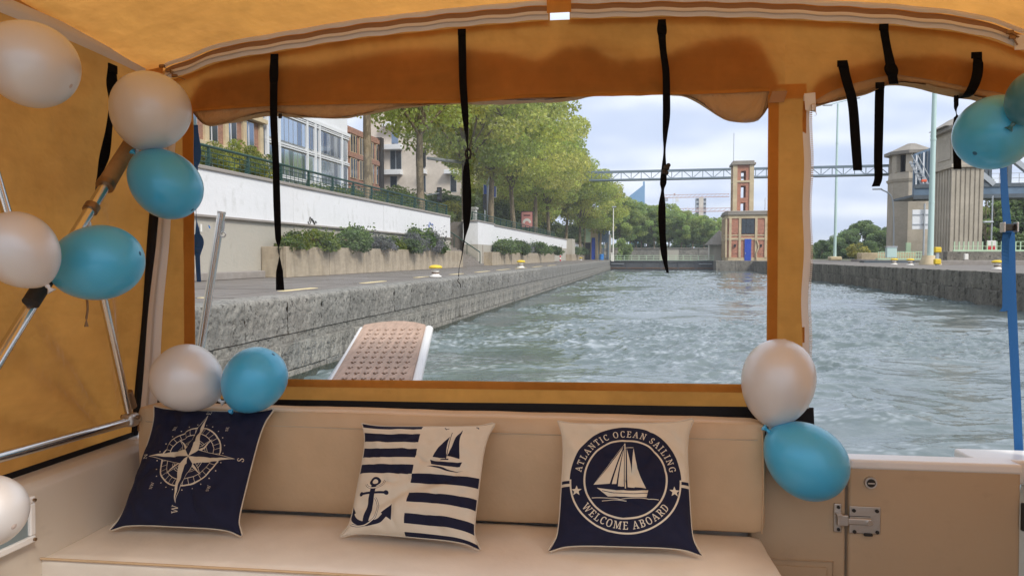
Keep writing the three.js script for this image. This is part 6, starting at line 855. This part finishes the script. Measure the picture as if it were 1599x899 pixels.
{ // hanging webbing straps
  const AX = V(1, 0, 0), AZ = V(0, 0, 1);
  const st = (list, z, zf) => smoothSecs(list.map(([x, y, w, tw = 0, dz = 0]) => { const p = bz(x, y, z + dz), h = w / F * -p.z; return { p, w: AX.clone().multiplyScalar(h * Math.cos(tw)).add(AZ.clone().multiplyScalar(h * Math.sin(tw))) }; }), 8);
  const strap = (label, list, z, extra) => { const o = bz(list[0][0], list[0][1], z), t = thing('webbing_strap', label, 'strap', o, BO); part(t, 'webbing', strip(st(list, z)), M.webbing); const a = list[0]; const s0 = bz(a[0], a[1] + 5, z + .003), hw = a[2] / F * 2.6; part(t, 'stitched_end', rbox(hw * 2.02, .022, .004, .0015, s0.x, s0.y, s0.z - .001), M.webbing); for (const [x, y, w, h, m, dz = .006] of extra ?? []) { const p = bz(x, y, z + dz); part(t, 'buckle', rbox(w * 2.6 / F, h * 2.6 / F, .008, .003, p.x, p.y, p.z), m); } return t; };
  const Z = TZ + .034;
  strap('leftmost long black strap hanging in the window, wide flat end', [[428, 84, 6.6], [427, 130, 6.6], [427, 185, 6.6, .1], [430, 250, 6.6, .25], [432, 320, 6.4, .1], [434, 372, 5.6, .2], [435, 392, 4.5, 1.35], [436, 405, 5, .9], [436, 425, 6.6, .2], [437, 453, 7.2, 0]], Z, [[437, 181, 6, 8, M.dark, -.03]]);
  const s2 = strap('black strap second from left, curling to a thin hooked end', [[721, 45, 6.4], [722, 90, 6.2], [723, 130, 6.2, .1], [726, 175, 6, .3], [729, 215, 6, 1.1], [730, 235, 6, 1.3], [728, 270, 6.4, .3], [729, 300, 7, 0], [729, 330, 7, .2], [728, 352, 7, .7], [725, 372, 6.5, 1.2], [721, 400, 6.5, 1.3], [717, 418, 6, 1.35], [716, 432, 5, 1.3]], Z);
  { const p = bz(731, 240, Z + .004); part(s2, 'buckle', new THREE.TorusGeometry(.013, .0045, 8, 16, 7).scale(.8, 1.3, 1).translate(p.x, p.y, p.z), M.dark); const e = bz(716, 434, Z); part(s2, 'hook', tube([e, e.clone().add(V(-.002, -.012, .004)), e.clone().add(V(.006, -.022, .002)), e.clone().add(V(.008, -.036, 0))], .0016, 20, 5), M.dark); }
  const s3 = strap('twisted black strap with knot, in front of the sky right of the trees', [[1034, 30, 5.8], [1034, 55, 5.8], [1036, 80, 5.4, .5], [1040, 110, 5.4, .2], [1041, 150, 5.6], [1041, 180, 5.6, .2], [1039, 210, 5.6, 1.0], [1038, 235, 5.4, 1.4], [1037, 262, 5, .9], [1036, 285, 5, .3], [1035, 297, 5, 1.25], [1034, 320, 5.6, .5], [1034, 345, 5.6, .1], [1035, 370, 5.2, .5], [1037, 392, 5.2, .4], [1039, 408, 4.6, .9], [1043, 426, 3.5, 1.2]], Z);
  { const b = []; for (const [x, y, r] of [[1041, 262, .011], [1044, 258, .008], [1037, 268, .009], [1041, 270, .008]]) { const p = bz(x, y, Z + .006); b.push(new THREE.IcosahedronGeometry(r, 2).translate(p.x, p.y, p.z)); } part(s3, 'knot', merge(b), M.dark); }
  strap('black strap holding the left end of the right hand roll, with long tail', [[1316, 94, 7], [1319, 110, 7], [1324, 130, 7, 0, .006], [1330, 150, 7, 0, .004], [1333, 170, 6.6, .1, -.012], [1336, 210, 6.6, .2, -.012], [1340, 266, 6.4, 0, -.012]], Z);
  strap('black strap with a twist around the middle of the right hand roll', [[1381, 37, 6.4], [1382, 52, 5.6, .5], [1386, 75, 5.6, .2], [1391, 100, 6.8, 0, .006], [1394, 118, 6.8, 0, .006], [1396, 129, 6.6, 0, -.01], [1396, 130, 6.6, 0, -.08]], Z);
  strap('black strap tail hanging behind the middle of the right hand roll', [[1375, 128, 6.2, 0, -.08], [1374, 150, 6.2, .1, -.05], [1373, 200, 6, .2, -.05], [1372, 250, 5.8, .1, -.05], [1372, 280, 5.4, .2, -.05], [1368, 291, 5.4, .3, -.05]], Z);
  strap('curved black strap around the right end of the right hand roll', [[1526, 81, 7], [1528, 98, 7], [1527, 115, 7, .1, .006], [1522, 132, 7, .2, .008], [1515, 145, 7, .4, 0], [1508, 151, 7, .6, -.04], [1503, 153, 7, .6, -.08]], Z);
  strap('thin twisted black strap end in front of the big concrete tower', [[1494, 149, 3, .8, -.05], [1494, 165, 4.8, 1.4, -.05], [1494, 182, 4.8, 1.4, -.05], [1494, 205, 5, .6, -.05], [1495, 235, 5, .2, -.05], [1496, 264, 5.4, 0, -.05]], Z);
  { const p = (x, y) => bxx(x, y, -1.745), L = [[174, 104], [174, 130], [173, 165], [169, 205], [162, 245], [153, 280], [150, 312]].map(([x, y], i) => ({ p: p(x, y), w: AZ.clone().multiplyScalar(-.019 * (1 - .25 * (i > 3))).add(AX.clone().multiplyScalar(.004 * Math.sin(i * 2)).multiplyScalar(2)) })); const t = thing('webbing_strap', 'black strap hanging down the left canvas wall', 'strap', L[0].p, BO); part(t, 'webbing', strip(smoothSecs(L, 8)), M.webbing); const q = p(174, 107); part(t, 'stitched_end', rbox(.006, .03, .045, .002, q.x + .003, q.y, q.z), M.webbing); }
  // zip sliders hanging at the arch ends
  const zip = (label, pts) => { const o = bz(pts[0][0], pts[0][1], TZ + .035), t = thing('zip_slider', label, 'zip slider', o, BO); pts.forEach(([x, y, dx, dy]) => { const p = bz(x, y, TZ + .036), q = bz(x + dx, y + dy, TZ + .04); const b = part(t, 'slider', rbox(.022, .012, .01, .003, p.x, p.y, p.z), M.bronze); part(b, 'pull', beam(p, q, .007, .003), M.bronze); }); };
  zip('brown metal zip sliders at the left end of the arch', [[252, 103, 18, 9], [272, 118, 16, 6], [262, 110, 10, 8]]); zip('brown metal zip sliders at the right end of the arch', [[1578, 50, 14, 8], [1582, 58, 8, 12]]);
  const we = bz(1593, 66, TZ + .03); solo('white_tab', 'bright white tab at the right end of the arch', 'tab', rbox(.03, .05, .006, .002, we.x, we.y, we.z), M.gelWhite, we, BO);
}
{ // outside the transom: gangway, flag staff socket, blue lashing straps
  const BL = bz(519, 596, -3.2), BR = bz(646, 596, -3.2), TL = bz(567, 510, -3.95), TR = bz(670, 516, -3.95), X = BR.clone().sub(BL), W = X.length(), Y = TL.clone().sub(BL), H = Y.length() * 1.03; X.normalize(); Y.sub(X.clone().multiplyScalar(Y.dot(X))).normalize(); const N = X.clone().cross(Y), mx = new THREE.Matrix4().makeBasis(X, Y, N).setPosition(BL);
  const skew = (TL.clone().sub(BL).dot(X)) / H, g = thing('gangway', 'folded gangway with perforated teak coloured deck and white frame', 'gangway', BL, BO), tf = q => q.applyMatrix4(mx), ext = .32;
  const s = new THREE.Shape(); const sh = y => skew * y; s.moveTo(sh(-ext), -ext); s.lineTo(W + sh(-ext), -ext); s.lineTo(W + sh(H) - .02, H - .05); s.quadraticCurveTo(W / 2 + sh(H), H + .085, sh(H) + .01, H - .04); s.closePath();
  const holes = []; for (let r = 0; r < 13; r++) for (let c = 0; c < 7; c++) { const y = H - .135 - r * .068, x = sh(y) + W * (.15 + c * .1175); for (const [dx, dy, q] of [[-.0085, .006, .0068], [.0085, .006, .0068], [0, -.0075, .0078]]) { const h = new THREE.Path(); h.absellipse(x + dx, y + dy, q, q * 1.15, 0, Math.PI * 2); holes.push(h); } }
  s.holes.push(...holes); const deck = new THREE.ExtrudeGeometry(s, { depth: .012, bevelEnabled: false, curveSegments: 5 }); part(g, 'deck', uvw(tf(deck.translate(0, 0, .004))), M.teak);
  part(g, 'backing', tf(extr(poly([[sh(-ext) + .03, -ext], [W + sh(-ext) - .03, -ext], [W + sh(H) - .05, H - .08], [sh(H) + .05, H - .08]]), .004).translate(0, 0, -.024)), M.dark);
  const e = (x0, y0, x1, y1, r) => tf(bar(V(x0, y0, -.012), V(x1, y1, -.012), r, 12)); part(g, 'frame_tube', e(sh(-ext) - .012, -ext, sh(H) - .004, H - .05, .017), M.gelWhite); part(g, 'frame_tube', e(W + sh(-ext) + .016, -ext, W + sh(H), H - .06, .026), M.gelWhite);
  part(g, 'frame_bow', tf(tube([V(sh(H) - .004, H - .05, -.012), V(sh(H) + W * .25, H + .008, -.012), V(sh(H) + W * .5, H + .026, -.012), V(sh(H) + W * .75, H + .006, -.012), V(W + sh(H), H - .06, -.012)], .014, 40, 10)), M.gelWhite);
  const hA = bz(511, 597, -3.25), hB = bz(556, 528, -3.9); part(g, 'handrail', bar(hA, hB, .009, 10), M.galv); part(g, 'handrail', bar(hA.clone().add(V(.03, 0, 0)), hB.clone().add(V(.02, -.03, 0)), .008, 10), M.galv); const hk = bz(557, 525, -3.92); part(g, 'end_fitting', rbox(.03, .012, .02, .004, hk.x, hk.y, hk.z), M.gelWhite);
  const t = bz(345, 334, -3.15), b = bz(310, 560, -3.15), p = thing('stanchion', 'polished steel tube stanchion leaning outside the left window edge', 'stanchion', b, BO); part(p, 'tube', bar(b, t, .0185, 18), M.steel); part(p, 'cap', bar(t, t.clone().add(t.clone().sub(b).setLength(.012)), .0195, 18), M.steelWorn);
  const r0 = bz(350, 345, -3.13), r1 = bz(348, 362, -3.13); part(p, 'lanyard', bar(r0, r1, .004, 8), M.galv); part(p, 'ring', new THREE.TorusGeometry(.012, .0035, 8, 20).translate(r1.x, r1.y - .012, r1.z), M.steelWorn);
  const AX = V(1, 0, 0), AZ = V(0, 0, 1), sec = (z, l) => smoothSecs(l.map(([x, y, w, tw = 0]) => { const q = bz(x, y, z), h = w / F * -z; return { p: q, w: AX.clone().multiplyScalar(h * Math.cos(tw)).add(AZ.clone().multiplyScalar(h * Math.sin(tw))) }; }), 8);
  const l = thing('blue_strap', 'blue webbing strap behind the left window edge', 'strap', bz(305, 200, -2.75), BO); part(l, 'webbing', strip(sec(-2.72, [[304, 195, 5], [304, 260, 5], [305, 318, 3.4, .8], [306, 340, 3, 1], [308, 365, 4.2], [308, 400, 4.2], [310, 440, 3.8]])), M.blueWeb);
  const rr = thing('blue_strap', 'long blue lashing strap with ratchet buckle at the right edge', 'strap', bz(1575, 420, -2.8), BO); part(rr, 'webbing', strip(sec(-2.8, [[1567, 215, 4.4], [1568, 270, 4.6], [1571, 320, 5.2], [1574, 350, 5.4], [1577, 365, 7.2], [1578, 390, 7], [1580, 450, 6.4], [1583, 520, 6.2], [1588, 620, 6], [1593, 730, 5.8]])), M.blueWeb); part(rr, 'loose_tail', strip(sec(-2.775, [[1574, 362, 6], [1571, 378, 4.6, .4], [1571, 420, 4.8], [1572, 465, 5], [1571, 482, 5.4], [1566, 486, 4]])), M.blueWeb); const bk = bz(1576, 355, -2.77); part(rr, 'buckle', rbox(.042, .026, .016, .004, bk.x, bk.y, bk.z), M.dark); for (const dx of [-.022, .022]) part(rr, 'buckle_side', rbox(.006, .036, .03, .002, bk.x + dx, bk.y, bk.z + .004), M.steelWorn);
}
// ------------------------------------------------------------------ draw
scene.traverse(o => { if (o.isMesh) { o.castShadow = true; o.receiveShadow = true; } });
renderer.render(scene, camera);
